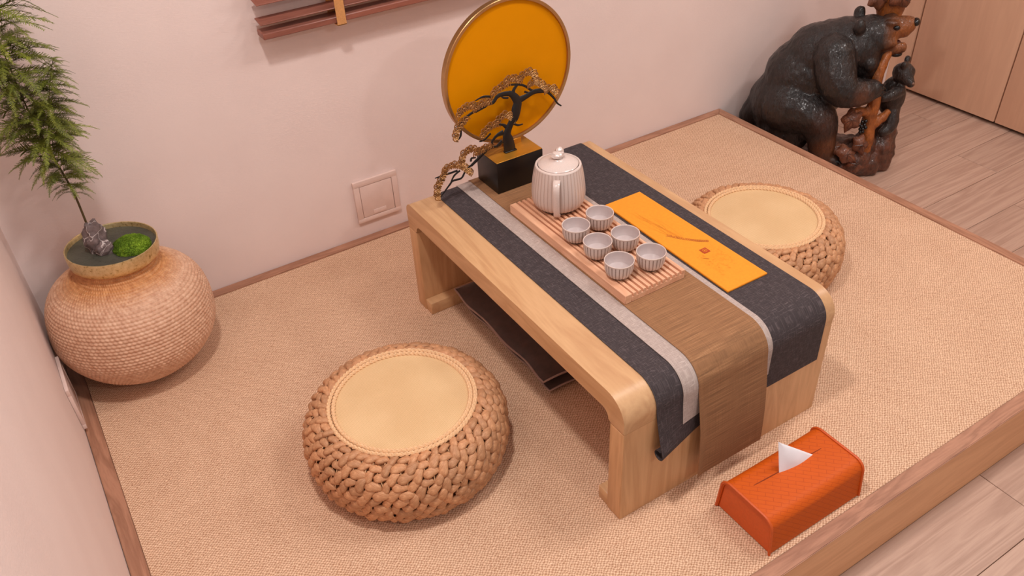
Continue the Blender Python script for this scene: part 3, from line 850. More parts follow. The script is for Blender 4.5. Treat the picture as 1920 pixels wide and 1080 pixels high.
# ------------------------------------------------------------------ woven straw stools
def stools():
    straw = NT('straw_rush'); v = straw.coords((1, 1, 1)); oi = straw.node('ShaderNodeObjectInfo')
    n = straw.noise(straw.coords((40, 400, 400)), 1, 3)
    c = straw.ramp(n, [(.25, srgb(166, 110, 72)), (.7, srgb(208, 156, 114))])
    hs = straw.node('ShaderNodeHueSaturation'); straw.link(straw.math('ADD', straw.math('MULTIPLY', oi.outputs['Random'], .3), .84), hs.inputs['Value'])
    straw.link(c, hs.inputs['Color']); straw.base(hs.outputs[0]); straw.set(Roughness=.6); straw.bump(n, .3, .001)
    core_m = plain('straw_core_brown', srgb(158, 106, 68), .85, .2, 120)
    seat_m = weave('seat_fine_weave', srgb(228, 194, 148), srgb(200, 160, 112), .0042, .3, .3, .0006, .3, .75)
    rim_m = plain('straw_pale_braid', srgb(226, 184, 140), .6, .12, 200)
    h, rt, rm, rb = .148, .1425, .2045, .150
    def surf(t):      # t -1 bottom .. 1 top -> r, z
        e = rt + .004 if t > 0 else rb
        return e + (rm - e) * (1 - abs(t) ** 2.3) ** (1 / 2.3), h / 2 + h / 2 * t
    # arc-length table of the meridian
    tab = []; L = 0; prev = None
    for i in range(401):
        t = .9995 - 1.93 * i / 400; r, z = surf(t)
        if prev: L += math.hypot(r - prev[0], z - prev[1])
        tab.append((L, t)); prev = (r, z)
    def at(l):
        for a, t in tab:
            if a >= l: return t
        return tab[-1][1]
    # one tuft: fat twisted wisp, long in local x, proud in local z
    m = MB(); n = 12; rings = 9
    for i in range(rings):
        u = -1 + 2 * i / (rings - 1); rr = max(.0, 1 - abs(u) ** 1.9) ** .62
        for j in range(n):
            q = 2 * PI * j / n + u * .9
            gro = 1 + .13 * math.cos(3 * q) + .06 * math.sin(5 * q + 2 * u)
            m.v.append((u * .0215, math.cos(q) * .0128 * rr * gro * (1 - .25 * u) + .0045 * math.sin(u * 2.4), math.sin(q) * .0088 * rr * gro + .0022 * (1 - u * u)))
    for i in range(rings - 1):
        for j in range(n): m.f.append((i * n + j, i * n + (j + 1) % n, (i + 1) * n + (j + 1) % n, (i + 1) * n + j))
    tuft = bpy.data.meshes.new('straw_tuft'); tuft.from_pydata(m.v, [], m.f)
    for p in tuft.polygons: p.use_smooth = True
    tuft.materials.append(straw.m)
    per = 50; rows = 11; eye = Vector((.1507, -1.9628, 1.3315))
    for (cx, cy, lab, sd) in ((.5679, -.8065, 'round woven straw floor stool on the open mat, wholly visible', 1), (1.6245, -.7465, 'round woven straw floor stool partly hidden behind the low table', 2)):
        rnd = random.Random(sd)
        t = thing('straw_stool', (cx, cy, MZ), lab, 'stool', 'woven straw stools')
        prof = [(surf(-1 + 2 * i / 40)[0] - .010, surf(-1 + 2 * i / 40)[1] + (.004 if i == 0 else 0)) for i in range(41)]
        MB().lathe(prof, 72, (cx, cy, MZ), cap0=True, cap1=True).build('core', core_m, t)
        tufts = []
        for k in range(rows):
            l = L * (k + .70) / (rows + .25); tt = at(l); r, z = surf(tt); r2, z2 = surf(max(-1, min(.9999, tt - .03))); r1, z1 = surf(max(-1, min(.9999, tt + .03)))
            nr = Vector((-(z2 - z1), 0, (r2 - r1))); nr.normalize()
            if nr.x < 0: nr = -nr
            for j in range(per):
                a = 2 * PI * (j + .5 * (k % 2)) / per + rnd.uniform(-.012, .012)
                er = Vector((math.cos(a), math.sin(a), 0)); et = Vector((-math.sin(a), math.cos(a), 0))
                N_ = (er * nr.x + Vector((0, 0, nr.z))).normalized(); B_ = N_.cross(et)
                tilt = (.50 if (k + j) % 2 else -.20) + rnd.uniform(-.3, .3)
                X_ = et * math.cos(tilt) + B_ * math.sin(tilt); Y_ = N_.cross(X_)
                R3 = Matrix((X_, Y_, N_)).transposed()
                sc = rnd.uniform(.68, .92) * (.62 + .38 * r / rm)
                p = er * (r - .0045 + rnd.uniform(-.0016, .0016)) + Vector((0, 0, max(z, .0150)))
                mw = Matrix.Translation(p) @ R3.to_4x4() @ Matrix.Diagonal((sc * .98, sc * .98, sc, 1))
                view = (eye - (p + Vector((cx, cy, MZ)))).normalized()
                tufts.append((N_.dot(view), mw))
        tufts.sort(key=lambda q: -q[0])
        for d_, mw in tufts[:296]:
            o = bpy.data.objects.new('straw_tuft', tuft); COL.objects.link(o); o.parent = t; o.matrix_local = mw
        m = MB(); base = Vector((cx, cy, MZ))
        for d_, mw in tufts[296:]:
            m.add([mw @ v.co + base for v in tuft.vertices], [tuple(p.vertices) for p in tuft.polygons])
        o = m.build('straw_tufts_far_side', straw.m, t, auto=180); o['kind'] = 'stuff'
        m = MB()
        for j in range(per * 2):
            a = 2 * PI * (j + .25) / (per * 2); pts = []
            for i in range(14):
                r, z = surf(.985 - i * .135); r -= .0025
                aa = a + .012 * math.sin(i * 2.1 + j)
                pts.append((cx + r * math.cos(aa), cy + r * math.sin(aa), MZ + z))
            m.tube(pts, .0011, 4)
        m.build('binding_cord', rim_m, t)
        MB().lathe([(.0005, h + .0052), (.06, h + .0050), (.11, h + .0040), (rt - .010, h + .0022), (rt - .006, h - .002)], 96, (cx, cy, MZ)).build('seat_panel', seat_m, t)
        for rr, zz in ((rt - .0062, h + .0036), (rt + .0030, h + .0040)):
            m = MB()
            for ph in (0, PI * 2 / 3, PI * 4 / 3):
                pts = []
                for i in range(360):
                    a = 2 * PI * i / 360; w = a * 32 + ph
                    pts.append((cx + (rr + .0022 * math.cos(w)) * math.cos(a), cy + (rr + .0022 * math.cos(w)) * math.sin(a), MZ + zz + .0018 * math.sin(2 * w)))
                m.tube(pts, .0027, 6, closed=True)
            m.build('braided_rim', rim_m, t)
stools()

# ------------------------------------------------------------------ rattan vase, stone, moss, fern
VX, VY = .175, -.1855
VTILT = Vector((0, 0, 1)).rotation_difference(Vector((.06, .0233, 1))).to_matrix().to_4x4()
def vase():
    rattan = NT('rattan_pinkish_tan'); v = rattan.coords()
    n = rattan.noise(v, 90, 3); n2 = rattan.noise(v, 7, 2)
    c = rattan.ramp(n, [(.25, srgb(190, 140, 110)), (.7, srgb(222, 180, 150))])
    # deeper honey neck: stain plus the gold rim's shade, put into the colour
    x, y, z = rattan.sep(v)
    zz = rattan.math('ADD', z, rattan.math('MULTIPLY', rattan.math('SUBTRACT', n2, .5), .03))
    k = rattan.math('MULTIPLY', rattan.math('SUBTRACT', zz, .236), 45.0, clamp=True)
    c = rattan.mix(k, c, rattan.ramp(n, [(.25, srgb(176, 112, 62)), (.7, srgb(212, 152, 98))]))
    rattan.base(c); rattan.set(Roughness=.5)
    t = thing('rattan_vase', (VX, VY, MZ), 'squat round rattan vase with hammered gold rim in the corner', 'vase')
    key = [(.070, .0), (.0976, .0093), (.1241, .0278), (.1425, .0464), (.1566, .0650), (.1673, .0835), (.1744, .1021), (.1770, .1206), (.1768, .1400), (.1755, .1594), (.1725, .1787), (.1666, .1981), (.1560, .2175), (.1390, .2340), (.1130, .2470), (.0930, .2570), (.0830, .2680), (.0795, .2780), (.0800, .2880)]
    sp = smoothpath([(r, 0, z) for r, z in key], 60)
    ln = [0]
    for i in range(1, len(sp)): ln.append(ln[-1] + (sp[i] - sp[i - 1]).length)
    rows, sub, st, ssub = 46, 5, 108, 6
    prof = []; nrm = []
    j = 0
    for i in range(rows * sub + 1):
        w = ln[-1] * i / (rows * sub)
        while j < len(ln) - 2 and ln[j + 1] < w: j += 1
        f = (w - ln[j]) / max(ln[j + 1] - ln[j], 1e-9); p = sp[j].lerp(sp[j + 1], min(f, 1)); tg = (sp[j + 1] - sp[j]).normalized()
        prof.append((p.x, p.z)); nrm.append((tg.z, -tg.x))
    m = MB(); N = st * ssub
    for i, ((r, z), (nr, nz)) in enumerate(zip(prof, nrm)):
        rw = i // sub; cv = abs(math.sin(PI * (i % sub) / sub)) ** .7
        for q in range(N):
            ph = PI * (q / ssub + .5 * (rw % 2) + .35 * (i % sub) / sub)
            d = .0030 * cv * (.08 + .92 * abs(math.sin(ph)) ** .7)
            a = 2 * PI * q / N; rr = r + nr * d
            m.v.append((VX + rr * math.cos(a), VY + rr * math.sin(a), MZ + max(z + nz * d, 0)))
    for i in range(len(prof) - 1):
        for q in range(N): m.f.append((i * N + q, i * N + (q + 1) % N, (i + 1) * N + (q + 1) % N, (i + 1) * N + q))
    m.f.append(tuple(reversed(range(N))))
    m.build('woven_body', rattan.m, t, auto=180)
    gold = NT('hammered_gold'); gv = gold.coords(); gn = gold.noise(gv, 120, 4, .7)
    gold.base(gold.ramp(gn, [(.32, srgb(150, 120, 66)), (.42, srgb(214, 190, 138)), (.8, srgb(240, 222, 176))])); gold.set(Roughness=.38, Metallic=.8); gold.bump(gn, .5, .002)
    R = [(.078, .2865), (.0865, .2875), (.0925, .2925), (.0950, .3030), (.0962, .3230), (.0956, .3254), (.0935, .3254), (.0925, .323), (.0915, .309), (.0905, .306)]
    MB().lathe(R, 120, (VX, VY, MZ), fn=lambda i, j, q, r, z: r + .0007 * noise.noise((math.cos(q) * 9, math.sin(q) * 9, i * .7))).build('gold_rim', gold.m, t)
    soil = NT('planting_sand_grey_green'); sv = soil.coords(); sn = soil.noise(sv, 130, 4, .75); s2 = soil.noise(sv, 14, 2)
    c = soil.ramp(s2, [(.35, srgb(56, 55, 47)), (.65, srgb(84, 82, 70))]); c = soil.mix(soil.ramp(sn, [(.60, (0, 0, 0, 1)), (.66, (1, 1, 1, 1))]), c, srgb(40, 34, 30))
    soil.base(c); soil.set(Roughness=.55); soil.bump(sn, .6, .003)
    pr = [(.0002, .3160), (.03, .3163), (.06, .3155), (.0918, .3145), (.0918, .306)]
    MB().lathe(pr, 80, (VX, VY, MZ), fn=lambda i, j, q, r, z: r).build('planting_sand', soil.m, t)
    z = MZ + .3160
    # stone
    st_ = NT('stone_purple_grey'); v = st_.coords(); n = st_.noise(v, 60, 5, .65)
    vo = st_.node('ShaderNodeTexVoronoi', feature='DISTANCE_TO_EDGE'); vo.inputs['Scale'].default_value = 27
    nz = st_.node('ShaderNodeTexNoise'); nz.inputs['Scale'].default_value = 30; st_.link(v, nz.inputs['Vector'])
    mx = st_.node('ShaderNodeVectorMath', operation='ADD'); sc = st_.node('ShaderNodeVectorMath', operation='SCALE'); sc.inputs['Scale'].default_value = .03
    st_.link(nz.outputs['Color'], sc.inputs[0]); st_.link(v, mx.inputs[0]); st_.link(sc.outputs[0], mx.inputs[1]); st_.link(mx.outputs[0], vo.inputs['Vector'])
    c = st_.ramp(n, [(.3, srgb(80, 66, 66)), (.7, srgb(126, 108, 106))])
    c = st_.mix(st_.ramp(vo.outputs['Distance'], [(.0, (1, 1, 1, 1)), (.024, (0, 0, 0, 1))]), c, srgb(205, 192, 188))
    st_.base(c); st_.set(Roughness=.75); st_.bump(n, .6, .003)
    def rock(d):
        k = 1 + .35 * noise.noise(d * 1.7 + Vector((3, 1, 7))) + .16 * noise.noise(d * 4.5)
        return k
    o = MB().ball((.149, -.187, z + .030), (.0240, .0185, .0425), 36, 26, fn=rock).ball((.158, -.203, z + .010), (.019, .016, .020), 24, 16, fn=lambda d: 1 + .3 * noise.noise(d * 2.6 + Vector((5, 2, 1)))).build('stone', st_.m, origin=(.149, -.187, z), auto=35)
    tag(o, 'upright purple-grey stone with white veins in the gold dish', 'stone')
    # moss cushion with short blades
    ms = NT('moss_green'); v = ms.coords(); n = ms.noise(v, 260, 3, .7); n2 = ms.noise(v, 30, 2)
    ms.base(ms.mix(.45, ms.ramp(n, [(.3, srgb(62, 92, 8)), (.7, srgb(134, 168, 34))]), ms.ramp(n2, [(.35, srgb(70, 104, 10)), (.65, srgb(150, 180, 44))]))); ms.set(Roughness=.9)
    mc = Vector((.2115, -.2075, z - .002)); mr = Vector((.0400, .0430, .021))
    mt = thing('moss_mound', (mc.x, mc.y, z), 'bright green moss mound beside the stone in the gold dish', 'moss')
    body = MB().ball(mc, mr, 40, 24, fn=lambda d: 1 + .06 * noise.noise(d * 4) + .03 * noise.noise(d * 12))
    body.v = [(x, y, max(zz, z - .003)) for x, y, zz in body.v]
    body.build('moss_body', ms.m, mt, auto=180)
    m = MB(); rnd = random.Random(5)
    for k in range(5200):
        a = rnd.uniform(0, 2 * PI); e = math.asin(rnd.uniform(.02, 1))
        d = Vector((math.cos(e) * math.cos(a), math.cos(e) * math.sin(a), math.sin(e)))
        p = mc + Vector((d.x * mr.x, d.y * mr.y, d.z * mr.z)) * (1 + .06 * noise.noise(d * 4) + .03 * noise.noise(d * 12))
        if p.z < z: continue
        q = (d + Vector((rnd.uniform(-.7, .7), rnd.uniform(-.7, .7), rnd.uniform(0, .7)))).normalized() * rnd.uniform(.002, .0042)
        s = q.cross(Vector((rnd.random(), rnd.random(), rnd.random()))).normalized() * .00055
        b = len(m.v); m.v += [tuple(p - s), tuple(p + s), tuple(p + q)]; m.f.append((b, b + 1, b + 2))
    mb_ = m.build('moss_blades', ms.m, mt, smooth=False); mb_['kind'] = 'stuff'
    # the round-bottomed basket leans a little on its base
    piv = Matrix.Translation((VX, VY, MZ))
    for q in (t, o, mt): q.matrix_world = Matrix.Translation((0, 0, .0055)) @ piv @ VTILT @ piv.inverted() @ Matrix.Translation(q.location)
    return z + .006
DISH = vase()

def fern():
    def green(name, a, b):
        s = NT(name); v = s.coords(); oi = s.node('ShaderNodeObjectInfo')
        n = s.noise(v, 25, 2); c = s.ramp(n, [(.3, a), (.7, b)])
        hs = s.node('ShaderNodeHueSaturation'); s.link(s.math('ADD', s.math('MULTIPLY', oi.outputs['Random'], .6), .7), hs.inputs['Value'])
        s.link(c, hs.inputs['Color']); s.base(hs.outputs[0]); s.set(Roughness=.6); return s.m
    leaf = green('fern_green', srgb(74, 80, 20), srgb(130, 136, 42)); stem_m = plain('fern_stem', srgb(82, 66, 34), .6, .2, 80)
    base = Vector((.1640, -.150, DISH - .002))
    t = thing('fern', base, 'tall feathery green fern rising behind the stone from the vase', 'plant')
    main = smoothpath([base, (.1644, -.156, .383), (.1642, -.162, .4575), (.1592, -.165, .5089), (.1534, -.165, .5599), (.148, -.165, .6147), (.1446, -.165, .6723), (.1449, -.165, .7371), (.1459, -.165, .7886), (.152, -.165, .86), (.157, -.165, .94)], 8)
    MB().tube(main, [.0026 - .0019 * i / (len(main) - 1) for i in range(len(main))], 8).build('stem', stem_m, t)
    rnd = random.Random(11)
    # frond variants: unit length along +x, drooping along -z, fine leaflets on both sides
    variants = []
    for k in range(5):
        m = MB(); n = 48; droop = .20 + .10 * k
        def pos(u): return Vector((u * (1 - .10 * u * droop), .06 * math.sin(u * 3 + k) * u, .22 * u - (.22 + droop) * u ** 2.2))
        m.tube([pos(i / 10) for i in range(11)], [.012 - .007 * i / 10 for i in range(11)], 3)
        for i in range(1, n + 1):
            u = .06 + .94 * i / n; p = pos(u); tg = (pos(min(u + .02, 1)) - pos(u - .02)).normalized()
            for s in (1, -1):
                L = (.155 * math.sin(PI * min(u * .75 + .28, 1)) + .030) * rnd.uniform(.75, 1.2)
                d = (tg * .75 + Vector((0, s, 0)) * 1.0 + Vector((0, 0, rnd.uniform(-.35, .45)))).normalized()
                q = p + d * L; w = tg * .0100
                m.add([p - w, p + w, q + w * .5, q - w * .5], [(0, 1, 2, 3)])
                if L > .07:   # forked needle
                    for f in (.45, .75):
                        b = p.lerp(q, f); e = (d + tg * .9 + Vector((0, 0, rnd.uniform(-.3, .4)))).normalized() * L * .40
                        m.add([b - w * .7, b + w * .7, b + e], [(0, 1, 2)])
        me = bpy.data.meshes.new('fern_frond'); me.from_pydata([tuple(v) for v in m.v], [], m.f); me.materials.append(leaf); variants.append(me)
    def put(p, az, el, L, par):
        me = variants[rnd.randrange(5)]
        o = bpy.data.objects.new('frond', me); COL.objects.link(o); o.parent = par
        o.location = Vector(p) - base if par is t else Vector(p) - base
        o.rotation_euler = Euler((rnd.uniform(-.5, .5), -el, az), 'XYZ'); o.scale = (L, L, L)
        e = Vector((math.cos(az), math.sin(az), 0)) * L * math.cos(el) + Vector(p)
        if e.x < .012:      # keep clear of the side wall
            k = max(.2, (p[0] - .015) / max(p[0] - e.x, 1e-4)); o.scale = (L * k,) * 3
        if e.y > -.012: o.scale = (o.scale[0] * .6,) * 3
    def plume(axis, lmax, count, u0=0.0, tipless=False):
        n = len(axis)
        for k in range(count):
            u = u0 + (1 - u0) * (k + rnd.random() * .5) / count; f = u * (n - 1); i = min(int(f), n - 2); p = axis[i].lerp(axis[i + 1], f - i)
            az = k * 2.4 + rnd.uniform(-.4, .4)
            # flattened spray facing the room: favour sideways directions
            az = math.atan2(math.sin(az) * .6 - .12, math.cos(az)) - .45
            v = (u - u0) / (1 - u0)
            prof = min(1, .45 + 2.2 * v) * (1 if tipless else (1 - v) ** .55 + .12)
            put(p, az, rnd.uniform(-.15, .42), lmax * prof * rnd.uniform(.75, 1.1), t)
    plume(main, .092, 150, .20, True)
    b2 = smoothpath([main[32], (.165, -.172, .605), (.185, -.180, .665), (.203, -.185, .712), (.2207, -.19, .7488)], 8)
    MB().tube(b2, [.0014 - .0010 * i / (len(b2) - 1) for i in range(len(b2))], 6).build('side_stem', stem_m, t)
    plume(b2, .078, 86, .06)
    b3 = smoothpath([main[48], (.125, -.185, .715), (.112, -.200, .77), (.105, -.210, .82)], 8)
    MB().tube(b3, [.0014 - .0010 * i / (len(b3) - 1) for i in range(len(b3))], 6).build('side_stem', stem_m, t)
    plume(b3, .070, 46, .06)
    for p, az, el, L in ((main[68], -.5, .15, .105), (main[70], -.4, .35, .11), (main[72], -.55, .6, .115), (main[63], -.6, .1, .10), (main[60], -.3, .2, .095)): put(p, az, el, L, t)
fern()

# ------------------------------------------------------------------ carved bear
BQ = Vector((2.45, -.285, FZ)); BA = -.877
BU = Vector((math.cos(BA), math.sin(BA), 0)); BN = Vector((-math.sin(BA), math.cos(BA), 0))
def W(u, w, z): return BQ + BU * u + BN * w + Vector((0, 0, z))
BROT = Matrix((BU, BN, Vector((0, 0, 1)))).transposed()
def remeshed(mb, name, mat, parent, voxel, smooth=3, disp=None):
    o = mb.build(name + '_raw', mat, parent)
    md = o.modifiers.new('r', 'REMESH'); md.mode = 'VOXEL'; md.voxel_size = voxel
    if smooth: sm = o.modifiers.new('s', 'SMOOTH'); sm.iterations = smooth; sm.factor = .6
    dg = bpy.context.evaluated_depsgraph_get(); me = bpy.data.meshes.new_from_object(o.evaluated_get(dg))
    bpy.data.objects.remove(o, do_unlink=True)
    if disp is not None:
        vv = [v.co + v.normal * disp(v.co) for v in me.vertices]
        me.vertices.foreach_set('co', [c for v in vv for c in v]); me.update()
    me.name = name
    for p in me.polygons: p.use_smooth = True
    me.materials.clear(); me.materials.append(mat)
    ob = bpy.data.objects.new(name, me); COL.objects.link(ob); ob.parent = parent; return ob
def limb(mb, pts, rad, n=14):
    P = smoothpath([W(*p) for p in pts], 5); R = lerp_list(rad, 5)
    mb.tube(P, R, n); mb.ball(P[0], R[0], 14, 10); mb.ball(P[-1], R[-1], 14, 10); return mb
def bear():
    def lacquer(name, base, lite, spots):
        s = NT(name); v = s.coords()
        n = s.noise(v, 35, 4, .6)
        fur = s.noise(s.coords((1, 1, .35), (.3, .4, .6)), 130, 4, .65, .8)
        c = s.ramp(n, [(.3, base), (.75, lite)])
        for (p, r0, r1, col) in spots:
            d = s.node('ShaderNodeVectorMath', operation='DISTANCE'); s.link(v, d.inputs[0]); d.inputs[1].default_value = tuple(W(*p) - BQ)
            dd = s.math('ADD', d.outputs['Value'], s.math('MULTIPLY', s.math('SUBTRACT', n, .5), .03))
            k = s.math('DIVIDE', s.math('SUBTRACT', r1, dd), r1 - r0, clamp=True)
            c = s.mix(k, c, s.ramp(fur, [(.3, tuple(x * .6 for x in col[:3]) + (1,)), (.7, col)]))
        s.base(c); s.set(Roughness=.36, Coat_Weight=.25, Coat_Roughness=.15); s.bump(fur, .8, .006); return s.m
    org = srgb(150, 84, 36)
    body_m = lacquer('carved_bear_lacquer', srgb(15, 10, 9), srgb(38, 27, 25), [((.165, -.01, .475), .035, .085, org), ((.06, -.135, .31), .012, .045, srgb(112, 62, 34)), ((-.005, -.135, .12), .02, .07, srgb(104, 58, 30)), ((-.03, -.145, .215), .01, .06, srgb(74, 46, 36))])
    cub_m = lacquer('carved_cub_lacquer', srgb(26, 18, 16), srgb(48, 36, 32), [((.215, -.02, .315), .008, .022, srgb(96, 62, 44))])
    trunk_m = lacquer('carved_trunk_amber', srgb(120, 62, 22), srgb(178, 100, 40), [])
    rock_m = lacquer('carved_base_mahogany', srgb(54, 30, 20), srgb(112, 62, 42), [])
    leaf_m = lacquer('carved_leaf_brown', srgb(92, 50, 34), srgb(138, 82, 54), [])
    t = thing('bear_carving', BQ, 'dark lacquered wood carving of a roaring bear with cub at a tree stump', 'carving')
    m = MB()
    B = lambda u, w, z, a, b, c, tilt=0: m.ball(W(u, w, z), (a, b, c), 24, 16, rot=BROT @ Matrix.Rotation(tilt, 3, 'Y'))
    B(-.165, 0, .205, .108, .112, .140); B(-.110, 0, .305, .135, .120, .130, -.6); B(-.035, 0, .385, .105, .110, .115)
    B(.030, 0, .420, .085, .088, .088); B(.060, .0, .375, .060, .075, .080); B(.066, 0, .462, .062, .066, .060); B(.098, 0, .462, .046, .054, .050)
    B(-.150, -.035, .130, .095, .090, .100); B(-.06, 0, .250, .085, .100, .075)
    limb(m, [(.09, 0, .474), (.135, 0, .488), (.166, 0, .499)], [.046, .038, .027])     # upper muzzle
    limb(m, [(.08, 0, .430), (.12, 0, .420), (.162, 0, .424)], [.042, .030, .019]); m.ball(W(.160, 0, .482), (.022, .026, .024), 14, 10, rot=BROT); B(-.075, 0, .375, .115, .106, .112, -.5); B(-.005, 0, .432, .075, .085, .078)      # lower jaw
    for s in (1, -1): limb(m, [(.10, s * .036, .452), (.128, s * .030, .450)], [.026, .018])
    for s in (1, -1):
        m.ball(W(.024, s * .060, .503), (.019, .016, .027), 14, 10, rot=BROT)
        m.ball(W(.118, s * .032, .512), (.022, .013, .009), 10, 8, rot=BROT)             # brow
    limb(m, [(-.14, -.06, .225), (-.06, -.100, .205), (-.028, -.105, .14), (-.018, -.106, .075)], [.100, .074, .050, .038])
    limb(m, [(-.018, -.106, .068), (.022, -.112, .058)], [.034, .024])
    limb(m, [(-.19, .03, .20), (-.250, .03, .14), (-.272, .03, .095)], [.095, .058, .040])
    limb(m, [(-.272, .03, .085), (-.255, .02, .03)], [.036, .030])
    limb(m, [(-.035, -.075, .41), (-.015, -.112, .350), (.016, -.122, .318), (.062, -.112, .312), (.098, -.094, .318)], [.070, .064, .058, .044, .032])
    limb(m, [(-.02, .07, .40), (.03, .085, .36), (.09, .06, .37)], [.055, .045, .034])
    m.ball(W(.074, -.062, .388), .026, 12, 8)
    def fur(co):
        q = Vector((co.x, co.y, co.z * .5))
        return .0022 * noise.noise(q * 60) + .0012 * noise.noise(q * 130)
    remeshed(m, 'bear_body', body_m, t, .0050, 3, fur)
    blk = plain('carving_black_gloss', srgb(16, 12, 12), .2)
    m = MB().ball(W(.188, 0, .509), (.013, .018, .013), 14, 10, rot=BROT); m.build('nose', blk, t)
    for s in (1, -1): MB().ball(W(.133, s * .036, .499), (.0105, .0075, .0075), 12, 8, rot=BROT).build('eye', blk, t)
    MB().ball(W(.150, 0, .404), (.022, .017, .010), 14, 10, rot=BROT).build('lower_lip', blk, t)
    tooth = plain('carving_ivory', srgb(196, 168, 140), .4); first = None
    m = MB()
    limb(m, [(.10, 0, .443), (.150, 0, .440)], [.014, .009]); m.build('tongue', plain('carving_dark_red', srgb(90, 30, 22), .4), t)
    for (u, w, z, d) in ((.160, -.012, .488, -1), (.160, .012, .488, -1), (.155, -.010, .430, 1), (.155, .010, .430, 1)):
        MB().tube([W(u, w, z), W(u + .001, w, z + d * .013)], [.0035, .0006], 6).build('tooth', tooth, t)
    for (u, w, z) in ((.030, -.126, .066), (.036, -.114, .064), (.036, -.102, .063), (.028, -.090, .064)):
        MB().tube(smoothpath([W(u, w, z), W(u + .012, w, z - .002), W(u + .019, w, z - .013)], 3), [.005, .005, .0048, .0044, .0034, .0022, .001], 6).build('claw', blk, t)
    for (u, w, z) in ((.112, -.106, .338), (.118, -.104, .326), (.120, -.100, .313), (.116, -.098, .300)):
        MB().tube(smoothpath([W(u, w, z), W(u + .012, w + .004, z), W(u + .020, w + .012, z - .004)], 3), [.005, .005, .0048, .0044, .0034, .0022, .001], 6).build('claw', blk, t)
    # cub clinging to the trunk
    m = MB()
    m.ball(W(.188, -.005, .345), (.034, .034, .034), 16, 12, rot=BROT); limb(m, [(.198, -.02, .336), (.213, -.034, .322)], [.022, .014])
    for s in (1, -1): m.ball(W(.182 + .012 * (s > 0), s * .026, .378), (.010, .012, .013), 10, 8, rot=BROT)
    m.ball(W(.172, .01, .255), (.042, .046, .068), 16, 12, rot=BROT)
    limb(m, [(.185, -.02, .29), (.165, -.05, .285), (.140, -.058, .275)], [.022, .018, .014]); limb(m, [(.180, -.01, .21), (.185, -.03, .17), (.165, -.045, .15)], [.028, .022, .016])
    remeshed(m, 'cub_body', cub_m, t, .0045, 3, fur)
    for s in (-1,): MB().ball(W(.214, -.018, .352), .0035, 8, 6).build('cub_eye', blk, t)
    MB().ball(W(.219, -.042, .325), .0055, 8, 6).build('cub_nose', plain('cub_nose_brown', srgb(120, 84, 66), .4), t)
    # tree trunk, knotted, passing behind the head
    m = MB()
    limb(m, [(.120, -.058, .03), (.118, -.062, .12), (.112, -.060, .20), (.116, -.060, .27), (.110, -.050, .34), (.124, -.02, .41), (.122, .06, .46), (.110, .095, .56), (.108, .10, .72)], [.028, .024, .022, .020, .017, .014, .022, .058, .064])
    limb(m, [(.112, -.06, .22), (.075, -.085, .235), (.050, -.095, .225)], [.018, .016, .012]); limb(m, [(.116, -.06, .17), (.150, -.05, .20), (.165, -.04, .22)], [.018, .016, .012])
    remeshed(m, 'tree_trunk', trunk_m, t, .0045, 2, lambda co: .004 * noise.noise(Vector((co.x * 70, co.y * 70, co.z * 14))))
    # carved ground
    m = MB()
    for (u, w, z, a, b, c) in ((.13, -.055, .032, .052, .045, .050), (.17, .0, .06, .050, .060, .090), (.09, -.075, .05, .055, .055, .050), (.06, -.02, .05, .12, .09, .055), (-.05, -.03, .02, .14, .095, .035), (-.20, .0, .015, .09, .06, .03), (.185, .03, .10, .035, .04, .07), (.115, -.045, .10, .035, .04, .05), (.02, -.09, .03, .05, .05, .03)):
        m.ball(W(u, w, z), (a, b, c), 18, 12, rot=BROT)
    bs = remeshed(m, 'carved_ground', rock_m, t, .0055, 1, lambda co: .012 * noise.noise(co * 22) + .007 * abs(noise.noise(co * 48)))
    for v in bs.data.vertices:
        if v.co.z < .001: v.co.z = .001
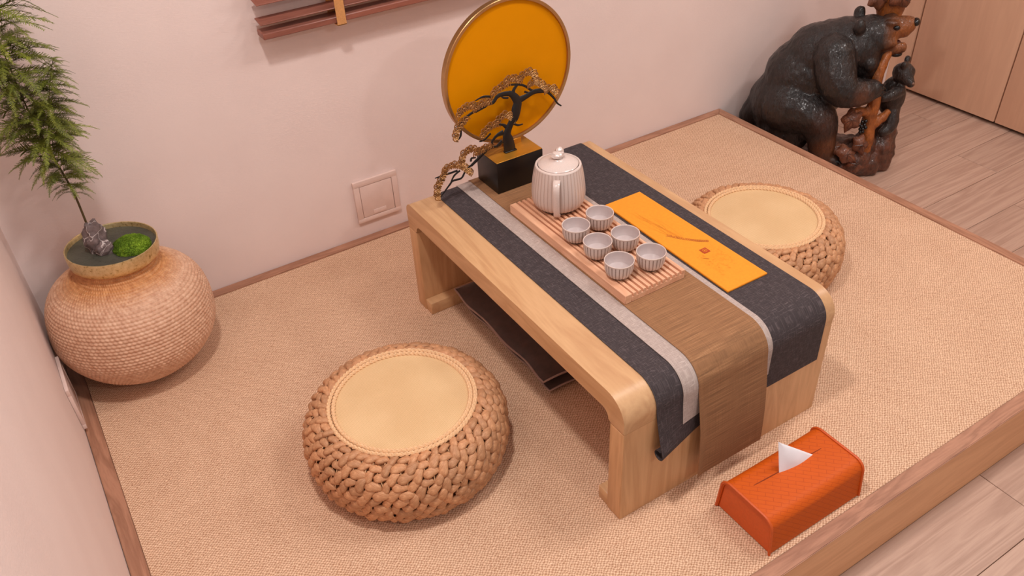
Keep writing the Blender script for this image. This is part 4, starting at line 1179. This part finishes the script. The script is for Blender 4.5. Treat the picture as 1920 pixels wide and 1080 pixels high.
    # leaves: thick curved maple-like blades
    def leaf(c, R, size):
        n = 20; m = MB(); out = []
        for i in range(n):
            a = 2 * PI * i / n; r = size * (.86 + .14 * math.cos(5 * a)) * (1.15 if i == 0 else 1)
            out.append((r * math.cos(a), r * math.sin(a) * .8))
        for h in (.0, .005):
            m.v.append(tuple(c + R @ Vector((0, 0, h + .008))))
            for k in (.5, 1.0):
                for x, y in out: m.v.append(tuple(c + R @ Vector((x * k, y * k, h + .008 * (1 - k * k * 1.6)))))
        o2 = 1 + 2 * n
        for q in (0, o2):
            for i in range(n):
                j = (i + 1) % n; m.f.append((q, q + 1 + i, q + 1 + j)); m.f.append((q + 1 + i, q + 1 + n + i, q + 1 + n + j, q + 1 + j))
        for i in range(n): j = (i + 1) % n; m.f.append((1 + n + i, o2 + 1 + n + i, o2 + 1 + n + j, 1 + n + j))
        lf = m.build('leaf', leaf_m, t, auto=60)
        vm = MB()
        for a in (0, .8, -.8, 1.7, -1.7): vm.tube([c + R @ Vector((0, 0, .0145)), c + R @ Vector((size * .75 * math.cos(a), size * .6 * math.sin(a), .0085))], [.0014, .0006], 4)
        vm.build('vein', rock_m, lf)
    def facing(az, el, roll):   # local z points out of the leaf, towards the room
        d = (-BN * math.cos(az) + BU * math.sin(az)) * math.cos(el) + Vector((0, 0, math.sin(el)))
        x = BU - d * BU.dot(d); x.normalize(); y = d.cross(x); R = Matrix((x, y, d)).transposed(); return R @ Matrix.Rotation(roll, 3, 'Z')
    leaf(W(.055, -.110, .215), facing(.1, .35, -1.9), .042)
    leaf(W(.060, -.122, .095), facing(.2, .5, -.6), .040); leaf(W(.098, -.110, .130), facing(.4, .3, -1.2), .036); leaf(W(.02, -.10, .10), facing(-.2, .6, .4), .034)
    leaf(W(.095, -.118, .060), facing(.2, .4, 2.3), .034)
    for (u, w, z, s, r) in ((.072, .042, .565, .045, 1.2), (.135, .040, .570, .045, .2), (.10, .030, .62, .055, 2.2), (.165, .06, .60, .040, -1.0), (.062, .05, .64, .045, 3)): leaf(W(u, w, z), facing(.2, .2, r), s)
    # grapes beside the big leaf
    rnd = random.Random(2); g = MB().ball((0, 0, 0), .0062, 10, 7).build('grape', blk, t)
    spots = [(.090, -.100, .205), (.098, -.103, .197), (.090, -.106, .192), (.100, -.098, .208), (.095, -.106, .183), (.103, -.101, .187), (.088, -.103, .181), (.097, -.104, .173), (.090, -.104, .170), (.083, -.104, .196)]
    gm = g.data; bpy.data.objects.remove(g, do_unlink=True)
    gm.transform(Matrix.Translation(BQ))
    for s in spots: inst(gm, 'grape', t, W(*s) - BQ)
bear()
